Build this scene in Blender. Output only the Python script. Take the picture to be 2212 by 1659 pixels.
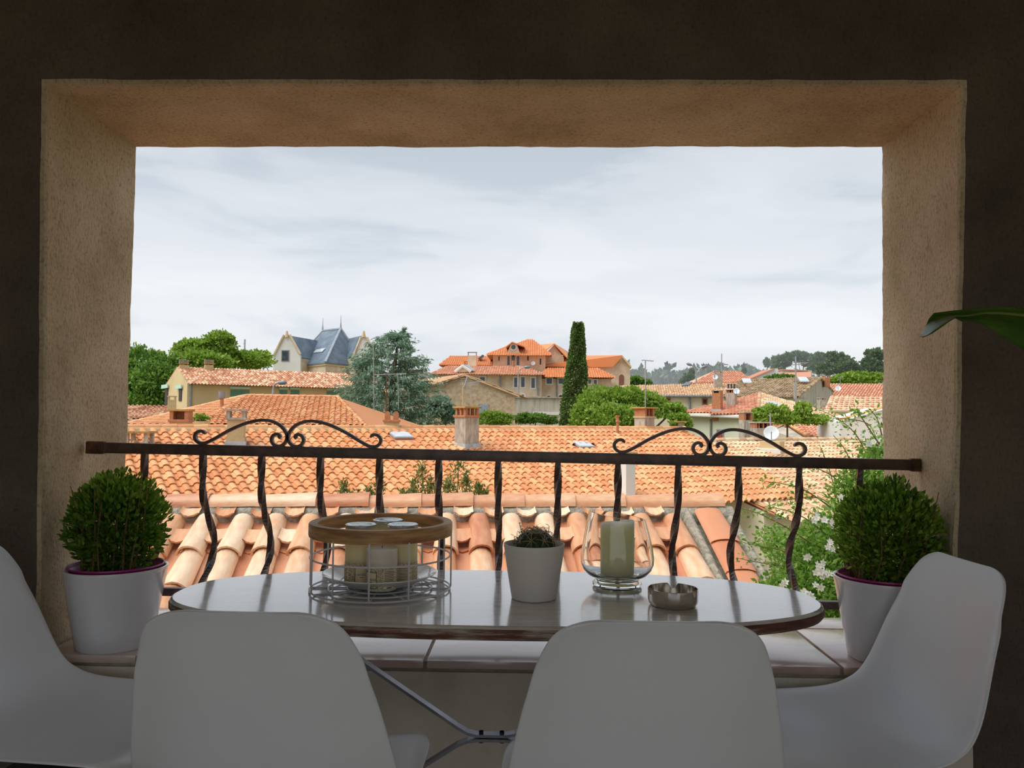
import bpy, bmesh, math, random
import numpy as np
from mathutils import Vector, Matrix, Euler, noise

for _o in list(bpy.data.objects):
    bpy.data.objects.remove(_o, do_unlink=True)
SC = bpy.context.scene
COL = SC.collection
RNG = random.Random(7)
NR = np.random.RandomState(11)
R = math.radians

# ------------------------------------------------------------------ camera
EYE = Vector((0, 0, 1.11))
LENS, PXW, PXH = 28.0, 2212.0, 1659.0
FPX = LENS / 36.0 * PXW
YAW, PITCH, ROLL = 1.43, 2.51, 0.5
CROT = Matrix.Rotation(R(YAW), 3, 'Z') @ Matrix.Rotation(R(90 + PITCH), 3, 'X') @ Matrix.Rotation(R(ROLL), 3, 'Z')
cam_data = bpy.data.cameras.new('camera')
cam_data.lens = LENS
cam_data.sensor_width = 36.0
cam_data.clip_start = 0.05
cam_data.clip_end = 3000
cam = bpy.data.objects.new('camera', cam_data)
COL.objects.link(cam)
cam.matrix_world = Matrix.Translation(EYE) @ CROT.to_4x4()
SC.camera = cam

# ------------------------------------------------------------------ exposure and light
SC.view_settings.view_transform = 'Standard'
SC.view_settings.look = 'None'
SC.view_settings.gamma = 1.0
SC.view_settings.use_curve_mapping = False
SC.view_settings.exposure = 0.0

world = bpy.data.worlds.new('overcast_sky')
SC.world = world
world.use_nodes = True
_nt = world.node_tree
_nt.nodes.clear()


def _n(nt, kind, **kw):
    n = nt.nodes.new(kind)
    for k, v in kw.items():
        if k in n.inputs:
            n.inputs[k].default_value = v
        else:
            setattr(n, k, v)
    return n


def ramp(nt, stops, interp='LINEAR'):
    r = nt.nodes.new('ShaderNodeValToRGB')
    r.color_ramp.interpolation = interp
    el = r.color_ramp.elements
    while len(el) < len(stops):
        el.new(0.5)
    for e, (p, c) in zip(el, stops):
        e.position = p
        e.color = (c[0], c[1], c[2], 1) if len(c) == 3 else c
    return r


def s2l(*c):
    def f(v):
        v = v / 255.0
        return v / 12.92 if v <= 0.04045 else ((v + 0.055) / 1.055) ** 2.4
    return tuple(f(v) for v in c)


SKY_STRENGTH = 1.0
_tc = _n(_nt, 'ShaderNodeTexCoord')
_sep = _n(_nt, 'ShaderNodeSeparateXYZ')
_nt.links.new(_tc.outputs['Generated'], _sep.inputs[0])
# an even overcast: whitish over the horizon, greyer above
_grad = ramp(_nt, [(0.0, s2l(246, 248, 251)), (0.08, s2l(244, 247, 250)), (0.22, s2l(226, 231, 238)), (0.40, s2l(200, 208, 217)), (1.0, s2l(206, 213, 221))])
_nt.links.new(_sep.outputs['Z'], _grad.inputs[0])
_map = _n(_nt, 'ShaderNodeMapping')
_map.inputs['Scale'].default_value = (1.6, 1.6, 6.5)
_map.inputs['Rotation'].default_value = (0.05, 0.1, 0.3)
_nt.links.new(_tc.outputs['Generated'], _map.inputs[0])
_no = _n(_nt, 'ShaderNodeTexNoise', Scale=2.1, Detail=4.0, Roughness=0.5, Distortion=0.35)
_nt.links.new(_map.outputs[0], _no.inputs['Vector'])
_cl = ramp(_nt, [(0.36, (0.83, 0.87, 0.905)), (0.50, (1.0, 1.003, 1.01)), (0.66, (1.07, 1.065, 1.06))], 'EASE')
_nt.links.new(_no.outputs['Fac'], _cl.inputs[0])
_mix = _n(_nt, 'ShaderNodeMix', data_type='RGBA', blend_type='MULTIPLY')
_mix.inputs['Factor'].default_value = 1.0
_nt.links.new(_grad.outputs[0], _mix.inputs['A'])
_nt.links.new(_cl.outputs[0], _mix.inputs['B'])
_bg = _n(_nt, 'ShaderNodeBackground', Strength=SKY_STRENGTH)
_nt.links.new(_mix.outputs['Result'], _bg.inputs['Color'])
_wo = _n(_nt, 'ShaderNodeOutputWorld')
_nt.links.new(_bg.outputs[0], _wo.inputs['Surface'])

# the sun behind the cloud deck: a very broad soft glow, high up behind the house
sun_d = bpy.data.lights.new('veiled_sun', 'SUN')
sun_d.energy = 3.4
sun_d.angle = R(60)
sun_d.color = (1.0, 0.985, 0.96)
sun = bpy.data.objects.new('veiled_sun', sun_d)
COL.objects.link(sun)
sun.rotation_euler = Vector((0.62, 0.24, -1.0)).to_track_quat('-Z', 'Y').to_euler()

# ------------------------------------------------------------------ pixels to directions
def ray(px, py):
    return (CROT @ Vector(((px - PXW / 2) / FPX, -(py - PXH / 2) / FPX, -1.0)))


def at_y(px, py, y):
    d = ray(px, py)
    return EYE + d * (y / d.y)


def at_z(px, py, z):
    d = ray(px, py)
    return EYE + d * ((z - EYE.z) / d.z)


def at_plane(px, py, p0, n):
    d = ray(px, py)
    return EYE + d * ((p0 - EYE).dot(n) / d.dot(n))


def proj(p):
    c = CROT.transposed() @ (Vector(p) - EYE)
    return (PXW / 2 + FPX * c.x / -c.z, PXH / 2 - FPX * c.y / -c.z)


# ------------------------------------------------------------------ things, parts
WM = {}


def link(o, parent=None):
    COL.objects.link(o)
    if parent is not None:
        o.parent = parent
        WM[o.name] = WM[parent.name]
    return o


def tag(o, label=None, cat=None, group=None, kind=None):
    if label: o['label'] = label
    if cat: o['category'] = cat
    if group: o['group'] = group
    if kind: o['kind'] = kind
    return o


def thing(name, label, cat, loc=(0, 0, 0), rz=0.0, group=None, kind=None):
    o = bpy.data.objects.new(name, None)
    o.empty_display_size = 0.1
    COL.objects.link(o)
    o.location = loc
    o.rotation_euler = (0, 0, rz)
    WM[o.name] = Matrix.Translation(Vector(loc)) @ Matrix.Rotation(rz, 4, 'Z')
    return tag(o, label, cat, group, kind)


def np_mesh(name, V, F, mat, smooth=False, tint=None):
    """V (n,3) array, F (m,k) array of equal-sided faces"""
    V = np.asarray(V, dtype=np.float32)
    F = np.asarray(F, dtype=np.int32)
    me = bpy.data.meshes.new(name)
    me.vertices.add(len(V))
    me.vertices.foreach_set('co', V.ravel())
    k = F.shape[1]
    me.loops.add(F.size)
    me.loops.foreach_set('vertex_index', F.ravel())
    me.polygons.add(len(F))
    me.polygons.foreach_set('loop_start', np.arange(0, F.size, k, dtype=np.int32))
    me.polygons.foreach_set('loop_total', np.full(len(F), k, dtype=np.int32))
    if smooth:
        me.polygons.foreach_set('use_smooth', np.ones(len(F), dtype=bool))
    me.update(calc_edges=True)
    if tint is not None:
        a = me.attributes.new('tint', 'FLOAT', 'POINT')
        a.data.foreach_set('value', np.asarray(tint, dtype=np.float32))
    me.materials.append(mat)
    return me


class MB:
    """collects shapes; build() links them as ONE mesh object"""

    def __init__(self):
        self.v, self.f = [], []

    def add(self, vs, fs):
        o = len(self.v)
        self.v += [Vector(p) for p in vs]
        self.f += [tuple(i + o for i in f) for f in fs]
        return self

    def box(self, c, s, rot=None):
        c = Vector(c)
        h = [x / 2 for x in s]
        vs = []
        for z in (-1, 1):
            for (x, y) in ((-1, -1), (1, -1), (1, 1), (-1, 1)):
                p = Vector((x * h[0], y * h[1], z * h[2]))
                if rot is not None: p = rot @ p
                vs.append(c + p)
        return self.add(vs, [(3, 2, 1, 0), (4, 5, 6, 7), (0, 1, 5, 4), (1, 2, 6, 5), (2, 3, 7, 6), (3, 0, 4, 7)])

    def boxp(self, a, b):
        a, b = Vector(a), Vector(b)
        return self.box((a + b) / 2, [abs(b[i] - a[i]) for i in range(3)])

    def bbox(self, c, s, bev=0.004, rot=None):
        """box with chamfered edges"""
        bm = bmesh.new()
        bmesh.ops.create_cube(bm, size=1.0)
        for v in bm.verts:
            v.co = Vector((v.co.x * s[0], v.co.y * s[1], v.co.z * s[2]))
        bmesh.ops.bevel(bm, geom=list(bm.edges), offset=bev, segments=2, affect='EDGES', profile=0.6)
        bm.verts.ensure_lookup_table()
        c = Vector(c)
        vs = [c + (rot @ v.co if rot is not None else v.co) for v in bm.verts]
        fs = [[v.index for v in f.verts] for f in bm.faces]
        bm.free()
        return self.add(vs, fs)

    def slab(self, pts, off):
        """polygon extruded by vector off"""
        pts = [Vector(p) for p in pts]
        off = Vector(off)
        n = len(pts)
        vs = pts + [p + off for p in pts]
        fs = [tuple(range(n)), tuple(range(2 * n - 1, n - 1, -1))]
        fs += [(i, i + n, (i + 1) % n + n, (i + 1) % n) for i in range(n)]
        return self.add(vs, fs)

    def tube(self, pts, r, n=8, cap=True, twist=0.0, square=False):
        pts = [Vector(p) for p in pts]
        rs = r if isinstance(r, (list, tuple)) else [r] * len(pts)
        rings = []
        up = None
        ang = 0.0
        for i, p in enumerate(pts):
            t = (pts[min(i + 1, len(pts) - 1)] - pts[max(i - 1, 0)]).normalized()
            if up is None:
                up = Vector((0, 0, 1)) if abs(t.z) < 0.9 else Vector((0, 1, 0))
            a = (up - t * up.dot(t)).normalized()
            up = a
            b = t.cross(a)
            if i: ang += twist * (pts[i] - pts[i - 1]).length
            k0 = math.pi / 4 if square else 0
            rings.append([p + (a * math.cos(k0 + ang + 2 * math.pi * k / n) + b * math.sin(k0 + ang + 2 * math.pi * k / n)) * rs[i] for k in range(n)])
        vs = [q for rg in rings for q in rg]
        fs = []
        for i in range(len(pts) - 1):
            for k in range(n):
                fs.append((i * n + k, i * n + (k + 1) % n, (i + 1) * n + (k + 1) % n, (i + 1) * n + k))
        if cap:
            fs.append(tuple(range(n - 1, -1, -1)))
            fs.append(tuple((len(pts) - 1) * n + k for k in range(n)))
        return self.add(vs, fs)

    def strap(self, pts, w, h, side):
        """flat bar along pts: w along side, h across"""
        side = Vector(side).normalized()
        pts = [Vector(p) for p in pts]
        vs = []
        for i, p in enumerate(pts):
            t = (pts[min(i + 1, len(pts) - 1)] - pts[max(i - 1, 0)]).normalized()
            nn = t.cross(side).normalized()
            for (a, b) in ((-1, -1), (1, -1), (1, 1), (-1, 1)):
                vs.append(p + side * (a * w / 2) + nn * (b * h / 2))
        fs = []
        for i in range(len(pts) - 1):
            for k in range(4):
                fs.append((i * 4 + k, i * 4 + (k + 1) % 4, i * 4 + 4 + (k + 1) % 4, i * 4 + 4 + k))
        m = (len(pts) - 1) * 4
        fs += [(3, 2, 1, 0), (m, m + 1, m + 2, m + 3)]
        return self.add(vs, fs)

    def lathe(self, prof, n=40, c=(0, 0, 0), a0=0.0, a1=2 * math.pi, warp=None):
        c = Vector(c)
        full = abs(a1 - a0 - 2 * math.pi) < 1e-6
        m = n if full else n + 1
        vs = []
        for (r, z) in prof:
            for k in range(m):
                a = a0 + (a1 - a0) * k / n
                p = Vector((r * math.cos(a), r * math.sin(a), z))
                if warp: p = warp(p)
                vs.append(c + p)
        fs = []
        for i in range(len(prof) - 1):
            for k in range(n):
                fs.append((i * m + k, i * m + (k + 1) % m, (i + 1) * m + (k + 1) % m, (i + 1) * m + k))
        return self.add(vs, fs)

    def disc(self, c, r, n=32, flip=False):
        c = Vector(c)
        vs = [c + Vector((r * math.cos(2 * math.pi * k / n), r * math.sin(2 * math.pi * k / n), 0)) for k in range(n)]
        return self.add(vs, [tuple(range(n)) if not flip else tuple(range(n - 1, -1, -1))])

    def mesh(self, name, mat, smooth=False, M=None):
        me = bpy.data.meshes.new(name)
        vs = [M @ v for v in self.v] if M is not None else self.v
        me.from_pydata([tuple(v) for v in vs], [], self.f)
        if smooth:
            me.polygons.foreach_set('use_smooth', [True] * len(me.polygons))
            me.set_sharp_from_angle(angle=R(40))
        me.update()
        me.materials.append(mat)
        return me

    def build(self, name, mat, parent, smooth=False, world=False, label=None, kind=None):
        M = WM[parent.name].inverted() if (world and parent is not None) else None
        o = bpy.data.objects.new(name, self.mesh(name, mat, smooth, M))
        link(o, parent)
        return tag(o, label, kind=kind)


def struct(name, mb, mat, smooth=False):
    o = bpy.data.objects.new(name, mb.mesh(name, mat, smooth))
    COL.objects.link(o)
    WM[o.name] = Matrix.Identity(4)
    o['kind'] = 'structure'
    return o


# ------------------------------------------------------------------ materials
MATS = {}


def pmat(name, c1, c2=None, scale=8.0, rough=0.6, metal=0.0, bump=0.0, bscale=None, stretch=(1, 1, 1), detail=4.0, spec=0.5, coat=0.0,
         c3=None, tint=False, trans=0.0, lo=0.35, hi=0.65, bdist=0.01, subsurf=0.0, rrough=0.0):
    """two or three tone procedural material, object-space noise, optional per-piece tint"""
    if name in MATS: return MATS[name]
    m = bpy.data.materials.new(name)
    m.use_nodes = True
    nt = m.node_tree
    b = nt.nodes['Principled BSDF']
    b.inputs['Roughness'].default_value = rough
    b.inputs['Metallic'].default_value = metal
    b.inputs['Specular IOR Level'].default_value = spec
    b.inputs['Coat Weight'].default_value = coat
    b.inputs['Coat Roughness'].default_value = 0.12
    tc = _n(nt, 'ShaderNodeTexCoord')
    mp = _n(nt, 'ShaderNodeMapping')
    mp.inputs['Scale'].default_value = stretch
    nt.links.new(tc.outputs['Object'], mp.inputs[0])
    no = _n(nt, 'ShaderNodeTexNoise', Scale=scale, Detail=detail, Roughness=0.6)
    nt.links.new(mp.outputs[0], no.inputs['Vector'])
    c2 = c2 or c1
    stops = [(lo, c1), (hi, c2)] if c3 is None else [(lo, c1), ((lo + hi) / 2, c2), (hi, c3)]
    rp = ramp(nt, stops)
    fac = no.outputs['Fac']
    if tint:
        at = _n(nt, 'ShaderNodeAttribute', attribute_name='tint')
        oi = _n(nt, 'ShaderNodeObjectInfo')
        ad = _n(nt, 'ShaderNodeMath', operation='ADD')
        nt.links.new(at.outputs['Fac'], ad.inputs[0])
        nt.links.new(oi.outputs['Random'], ad.inputs[1])
        fr = _n(nt, 'ShaderNodeMath', operation='FRACT')
        nt.links.new(ad.outputs[0], fr.inputs[0])
        mx = _n(nt, 'ShaderNodeMix', data_type='FLOAT')
        mx.inputs[0].default_value = tint if isinstance(tint, float) else 0.65
        nt.links.new(fac, mx.inputs[2])
        nt.links.new(fr.outputs[0], mx.inputs[3])
        fac = mx.outputs[0]
    nt.links.new(fac, rp.inputs[0])
    nt.links.new(rp.outputs[0], b.inputs['Base Color'])
    if rrough:
        mr = _n(nt, 'ShaderNodeMapRange')
        mr.inputs['To Min'].default_value = max(0.02, rough - rrough)
        mr.inputs['To Max'].default_value = rough + rrough
        nt.links.new(no.outputs['Fac'], mr.inputs['Value'])
        nt.links.new(mr.outputs[0], b.inputs['Roughness'])
    if bump:
        nb = _n(nt, 'ShaderNodeTexNoise', Scale=bscale or scale * 4, Detail=5.0, Roughness=0.65)
        nt.links.new(mp.outputs[0], nb.inputs['Vector'])
        bp = _n(nt, 'ShaderNodeBump', Strength=bump, Distance=bdist)
        nt.links.new(nb.outputs['Fac'], bp.inputs['Height'])
        nt.links.new(bp.outputs[0], b.inputs['Normal'])
    if subsurf:
        b.inputs['Subsurface Weight'].default_value = 1.0
        b.inputs['Subsurface Radius'].default_value = (1.0, 0.9, 0.55)
        b.inputs['Subsurface Scale'].default_value = subsurf
    if trans:
        tr = _n(nt, 'ShaderNodeBsdfTranslucent')
        nt.links.new(rp.outputs[0], tr.inputs['Color'])
        ms = _n(nt, 'ShaderNodeMixShader')
        ms.inputs[0].default_value = trans
        nt.links.new(b.outputs[0], ms.inputs[1])
        nt.links.new(tr.outputs[0], ms.inputs[2])
        nt.links.new(ms.outputs[0], nt.nodes['Material Output'].inputs['Surface'])
    MATS[name] = m
    return m


def glass_mat(name, col=(1, 1, 1), rough=0.0, ior=1.45):
    m = bpy.data.materials.new(name)
    m.use_nodes = True
    b = m.node_tree.nodes['Principled BSDF']
    b.inputs['Base Color'].default_value = (*col, 1)
    b.inputs['Roughness'].default_value = rough
    b.inputs['Transmission Weight'].default_value = 1.0
    b.inputs['IOR'].default_value = ior
    return m




def plaster_mat(name, c1, c2, c3, pit, diag=0.0):
    """scratched sand render: soft stains, fine scratched grooves and dark pits"""
    m = bpy.data.materials.new(name)
    m.use_nodes = True
    nt = m.node_tree
    b = nt.nodes['Principled BSDF']
    b.inputs['Roughness'].default_value = 0.93
    b.inputs['Specular IOR Level'].default_value = 0.15
    tc = _n(nt, 'ShaderNodeTexCoord')
    n1 = _n(nt, 'ShaderNodeTexNoise', Scale=3.2, Detail=5.0, Roughness=0.6)
    nt.links.new(tc.outputs['Object'], n1.inputs['Vector'])
    rp = ramp(nt, [(0.3, c1), (0.5, c2), (0.7, c3)])
    nt.links.new(n1.outputs['Fac'], rp.inputs[0])
    mp = _n(nt, 'ShaderNodeMapping')
    mp.inputs['Scale'].default_value = (1.0, 1.0, 0.22)
    mp.inputs['Rotation'].default_value = (0.0, diag, 0.0)
    nt.links.new(tc.outputs['Object'], mp.inputs[0])
    n2 = _n(nt, 'ShaderNodeTexNoise', Scale=210.0, Detail=3.0, Roughness=0.6)
    nt.links.new(mp.outputs[0], n2.inputs['Vector'])
    n3 = _n(nt, 'ShaderNodeTexNoise', Scale=110.0, Detail=2.0, Roughness=0.5)
    nt.links.new(tc.outputs['Object'], n3.inputs['Vector'])
    mn = _n(nt, 'ShaderNodeMath', operation='MULTIPLY')
    nt.links.new(n2.outputs['Fac'], mn.inputs[0])
    nt.links.new(n3.outputs['Fac'], mn.inputs[1])
    pr = ramp(nt, [(0.12, pit), (0.22, (.96, .96, .96)), (0.40, (1.08, 1.08, 1.08))])
    nt.links.new(mn.outputs[0], pr.inputs[0])
    mx = _n(nt, 'ShaderNodeMix', data_type='RGBA', blend_type='MULTIPLY')
    mx.inputs['Factor'].default_value = 1.0
    nt.links.new(rp.outputs[0], mx.inputs['A'])
    nt.links.new(pr.outputs[0], mx.inputs['B'])
    nt.links.new(mx.outputs['Result'], b.inputs['Base Color'])
    bp = _n(nt, 'ShaderNodeBump', Strength=0.9, Distance=0.006)
    nt.links.new(mn.outputs[0], bp.inputs['Height'])
    nt.links.new(bp.outputs[0], b.inputs['Normal'])
    return m


PLASTER = plaster_mat('sand_plaster', s2l(168, 150, 122), s2l(190, 172, 144), s2l(206, 190, 164), (0.66, 0.63, 0.60))
PLASTER_DARK = plaster_mat('grey_brown_shade_plaster', s2l(86, 77, 69), s2l(100, 90, 81), s2l(112, 101, 90), (0.78, 0.76, 0.74), R(35))  # grey-brown copy of the plaster, the room side's dimness put into its colour
PLASTER_IN = pmat('room_plaster', s2l(214, 210, 204), s2l(222, 218, 212), 3, 0.9, bump=0.2, bscale=40, spec=0.2)
SILL_TILE = pmat('glazed_clay_tile', s2l(182, 150, 136), s2l(196, 170, 158), 6, 0.20, bump=0.04, bscale=14, c3=s2l(204, 186, 178), spec=0.9, tint=0.35, rrough=0.10, coat=0.6)
GROUT = pmat('grout', s2l(150, 142, 128), s2l(170, 162, 148), 30, 0.9, bump=0.3)
IRON = pmat('black_brown_iron', s2l(66, 48, 44), s2l(84, 64, 58), 24, 0.34, bump=0.15, bscale=60, c3=s2l(104, 80, 70), spec=0.5)
RUST = pmat('rusty_iron', s2l(46, 28, 18), s2l(92, 56, 30), 30, 0.7, bump=0.3, bscale=90, c3=s2l(120, 84, 50))
PLASTIC = pmat('white_shell_plastic', s2l(222, 226, 232), s2l(228, 231, 236), 2, 0.34, bump=0.02, bscale=400, spec=0.5)
LEG_WOOD = pmat('beech_leg', s2l(176, 132, 86), s2l(196, 152, 106), 12, 0.5, stretch=(6, 6, 0.6))
DARK_METAL = pmat('grey_steel', s2l(96, 98, 106), s2l(120, 122, 130), 12, 0.32, metal=0.85)
CHROME = pmat('brushed_steel', s2l(206, 198, 188), s2l(220, 214, 206), 10, 0.15, metal=1.0, stretch=(1, 1, 14))

# ================================================================== the room and its wide opening
Y1, Y2 = 2.00, 2.467            # inner and outer face of the window wall
NX0, NX1, NZ1 = -1.225, 1.070, 1.950      # opening, room side
FX0, FX1, FZ1 = -1.246, 1.086, 1.950      # opening, outer side
BZ = 0.485
RX0, RX1, RY0, RZ1 = -2.3, 2.1, -1.75, 2.55


def rect_ring(x0, x1, z0, z1, y, n=60, jit=0.0, seed=0, cs=None):
    pts = []
    side = lambda a, b: abs(a[0] - b[0]) < .3
    if cs:          # hand-plastered opening: four corners of its own, grown by x0
        (lx, lz), (rx, rz), (tx, tz), (ux, uz) = cs
        q4 = [(lx - x0, lz - x0), (rx + x0, rz - x0), (tx + x0, tz + x0), (ux - x0, uz + x0)]
    else:
        q4 = [(x0, z0), (x1, z0), (x1, z1), (x0, z1)]
    for k4 in range(4):
        a, b = q4[k4], q4[(k4 + 1) % 4]
        for i in range(n):
            t = i / n
            x, z = a[0] + (b[0] - a[0]) * t, a[1] + (b[1] - a[1]) * t
            if jit and 0 < i:
                q = Vector((x * 9 + seed, z * 9, y * 5))
                w = noise.noise(q) + 0.6 * noise.noise(q * 3.1)
                if side(a, b): x += jit * w
                else: z += jit * w
            pts.append(Vector((x, y, z)))
    return pts


def _xz(px, py, y):
    p = at_y(px, py, y)
    return (p.x, p.z)


def _foot(px0, py0, px1, py1, y):      # run the jamb line on down to the sill bed
    a, b = at_y(px0, py0, y), at_y(px1, py1, y)
    t = (BZ - a.z) / (b.z - a.z)
    return (a.x + (b.x - a.x) * t, BZ)


NEARC = [_foot(99, 182, 88, 1395, Y1), _foot(2078, 182, 2061, 1100, Y1), _xz(2078, 183, Y1), _xz(99, 181, Y1)]
FARC = [_foot(297, 320, 275, 1000, Y2), _foot(1902, 320, 1905, 1000, Y2), _xz(1902, 320, Y2), _xz(297, 320, Y2)]
mb = MB()
rings = [rect_ring(RX0 - .3, RX1 + .3, -0.2, RZ1 + .3, Y1),
         rect_ring(.012, 0, 0, 0, Y1, jit=.003, seed=3, cs=NEARC),
         rect_ring(.003, 0, 0, 0, Y1 + .004, jit=.004, seed=3, cs=NEARC),
         rect_ring(0, 0, 0, 0, Y1 + .014, jit=.003, seed=3, cs=NEARC),
         rect_ring(0, 0, 0, 0, (Y1 + Y2) / 2, jit=.0015, seed=6, cs=[((a[0] + b[0]) / 2, (a[1] + b[1]) / 2) for a, b in zip(NEARC, FARC)]),
         rect_ring(0, 0, 0, 0, Y2 - .012, jit=.003, seed=9, cs=FARC),
         rect_ring(.003, 0, 0, 0, Y2 - .003, jit=.004, seed=9, cs=FARC),
         rect_ring(.014, 0, 0, 0, Y2, jit=.003, seed=9, cs=FARC),
         rect_ring(RX0 - .3, RX1 + .3, -6.0, RZ1 + .3, Y2)]
nn = len(rings[0])
vs = [p for r_ in rings for p in r_]
fs = [(i * nn + k, i * nn + (k + 1) % nn, (i + 1) * nn + (k + 1) % nn, (i + 1) * nn + k) for i in range(len(rings) - 1) for k in range(nn)]
mb.add(vs, fs)
wall_front = struct('wall_front', mb, PLASTER)
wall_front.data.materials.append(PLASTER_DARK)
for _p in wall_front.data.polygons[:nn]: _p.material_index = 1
bed = MB().boxp((NX0 + .002, Y1 - .004, BZ - .01), (NX1 - .002, Y2 + .006, 0.508)).build('grout_bed', GROUT, wall_front)
SZ = 0.514
tmesh = {}
xj = [-1.335, -.976, -.617, -.258, .081, .420, .759, 1.10]
for i in range(len(xj) - 1):
    for (ya, yb) in ((Y1 - .016, 2.342), (2.350, Y2 + .012)):
        xa, xb = max(xj[i] + .004, NX0 - (.0 if ya < Y1 else .0) + .002), min(xj[i + 1] - .004, NX1 - .002)
        if xb - xa < .03: continue
        t = MB().bbox(((xa + xb) / 2, (ya + yb) / 2, SZ - .010), (xb - xa, yb - ya, .020 if ya < Y1 else .020), .0035)
        t.build('sill_tile', SILL_TILE, wall_front, smooth=True)

MB().boxp((NX0 - .004, Y1 - .012, 0), (NX1 + .002, Y1 + .01, BZ)).build('parapet_render', pmat('grey_parapet_render', s2l(204, 196, 180), s2l(216, 208, 194), 4, .9, bump=.4, bscale=45, c3=s2l(224, 218, 206)), wall_front, label='light grey render under the sill')
FLOOR = pmat('pale_floor_tile', s2l(170, 160, 148), s2l(186, 176, 164), 3, 0.45)
struct('floor', MB().boxp((RX0 - .3, RY0 - .2, -.2), (RX1 + .3, Y1, 0)), FLOOR)
struct('ceiling', MB().boxp((RX0 - .3, RY0 - .2, RZ1), (RX1 + .3, Y2, RZ1 + .3)), PLASTER_IN)
struct('wall_left', MB().boxp((RX0 - .3, RY0, 0), (RX0, Y1, RZ1)), PLASTER_IN)
struct('wall_right', MB().boxp((RX1, RY0, 0), (RX1 + .3, Y1, RZ1)), PLASTER_IN)
# unseen back wall: opening added and sized to light the room, piers and beam
mb = MB().boxp((RX0 - .3, RY0 - .2, 0), (RX0 + .35, RY0, RZ1)).boxp((RX1 - .35, RY0 - .2, 0), (RX1 + .3, RY0, RZ1)).boxp((RX0 + .35, RY0 - .2, 2.15), (RX1 - .35, RY0, RZ1))
struct('wall_back', mb, PLASTER_IN)

# ================================================================== wrought iron railing
YR = 2.20
def rail_z(x): return 1.020 + (x + 1.22) * (-0.026 / 2.29)
rl = thing('balcony_railing', 'dark wrought iron balcony railing with twisted bellied balusters and scrolls', 'railing', (0, YR, 0.505))
mb = MB()
P0, P1 = Vector((-1.236, YR, rail_z(-1.236))), Vector((1.078, YR, rail_z(1.078)))
dirx = (P1 - P0).normalized()
rr = Matrix((dirx, Vector((0, 1, 0)), dirx.cross(Vector((0, 1, 0))))).transposed()
mb.bbox((P0 + P1) / 2, ((P1 - P0).length, .016, .030), .004, rr)
top_rail = mb.build('top_rail', IRON, rl, True, True)
for (px_, s_) in ((-1.215, 1), (1.055, -1)):
    MB().bbox((px_, YR, rail_z(px_)), (.05, .021, .035), .004, rr).build('rusty_rail_end', RUST, top_rail, True, True, 'rusty rail end set into the plaster')
MB().bbox((-0.079, YR, .620), (2.312, .024, .022), .004, Matrix.Rotation(R(0.35), 3, 'Y')).build('bottom_rail', IRON, rl, True, True)
BAL_X = [(307 + 128.5 * i - 1149) / FPX * YR for i in range(13)]
prof = [(0, .0), (.05, 0), (.10, .002), (.135, .012), (.17, .035), (.205, .062), (.235, .083), (.262, .094), (.29, .092), (.32, .074), (.345, .048), (.365, .022), (.380, .004), (.39, 0)]
for i, x in enumerate(BAL_X):
    zt = rail_z(x) - .012
    pts, L_ = [], zt - (.622 - x * .006)
    for k in range(len(prof) - 1):
        (a0, b0), (a1, b1) = prof[k], prof[k + 1]
        for s in range(3):
            t = s / 3
            pts.append((x, YR + b0 + (b1 - b0) * t, zt - (a0 + (a1 - a0) * t) / .39 * L_))
    pts.append((x, YR, zt - L_))
    MB().tube(pts, .0108, 4, True, twist=13.0 + 2 * (i % 3), square=True).build('baluster', IRON, rl, False, True)
SCROLL = [(262, 318), (248, 334), (238, 326), (242, 304), (258, 292), (266, 300), (270, 290), (256, 277), (235, 274), (205, 284), (184, 306), (177, 332), (186, 362), (210, 384), (242, 395), (290, 390), (345, 365), (400, 335), (500, 275),
          (600, 225), (700, 184), (800, 159), (880, 152), (960, 164), (1040, 204), (1088, 258), (1108, 310), (1096, 363), (1062, 398), (1016, 408), (972, 390), (952, 347), (966, 306), (1000, 288),
          (1026, 295), (1036, 313), (1022, 328)]
SCROLL = SCROLL[5:]


def smooth_path(pts, m=5):
    out = []
    n = len(pts)
    for i in range(n - 1):
        p0, p1, p2, p3 = (pts[max(i - 1, 0)], pts[i], pts[i + 1], pts[min(i + 2, n - 1)])
        for s in range(m):
            t = s / m
            out.append(tuple(0.5 * (2 * p1[k] + (p2[k] - p0[k]) * t + (2 * p0[k] - 5 * p1[k] + 4 * p2[k] - p3[k]) * t * t + (3 * p1[k] - p0[k] - 3 * p2[k] + p3[k]) * t ** 3) for k in range(len(p1))))
    out.append(tuple(pts[-1]))
    return out


kz = 1 / 4.608 * YR / FPX
for cx in (-0.676, 0.487):
    for sg in (1, -1):
        pts = []
        for (sx, sy) in smooth_path(SCROLL, 4):
            x = cx + sg * ((sx - 1113) * kz)
            pts.append((x, YR - .001, rail_z(x) + .015 + (408 - sy) * kz))
        MB().strap(pts, .013, .0085, (0, 1, 0)).build('scroll', IRON, rl, False, True)

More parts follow.
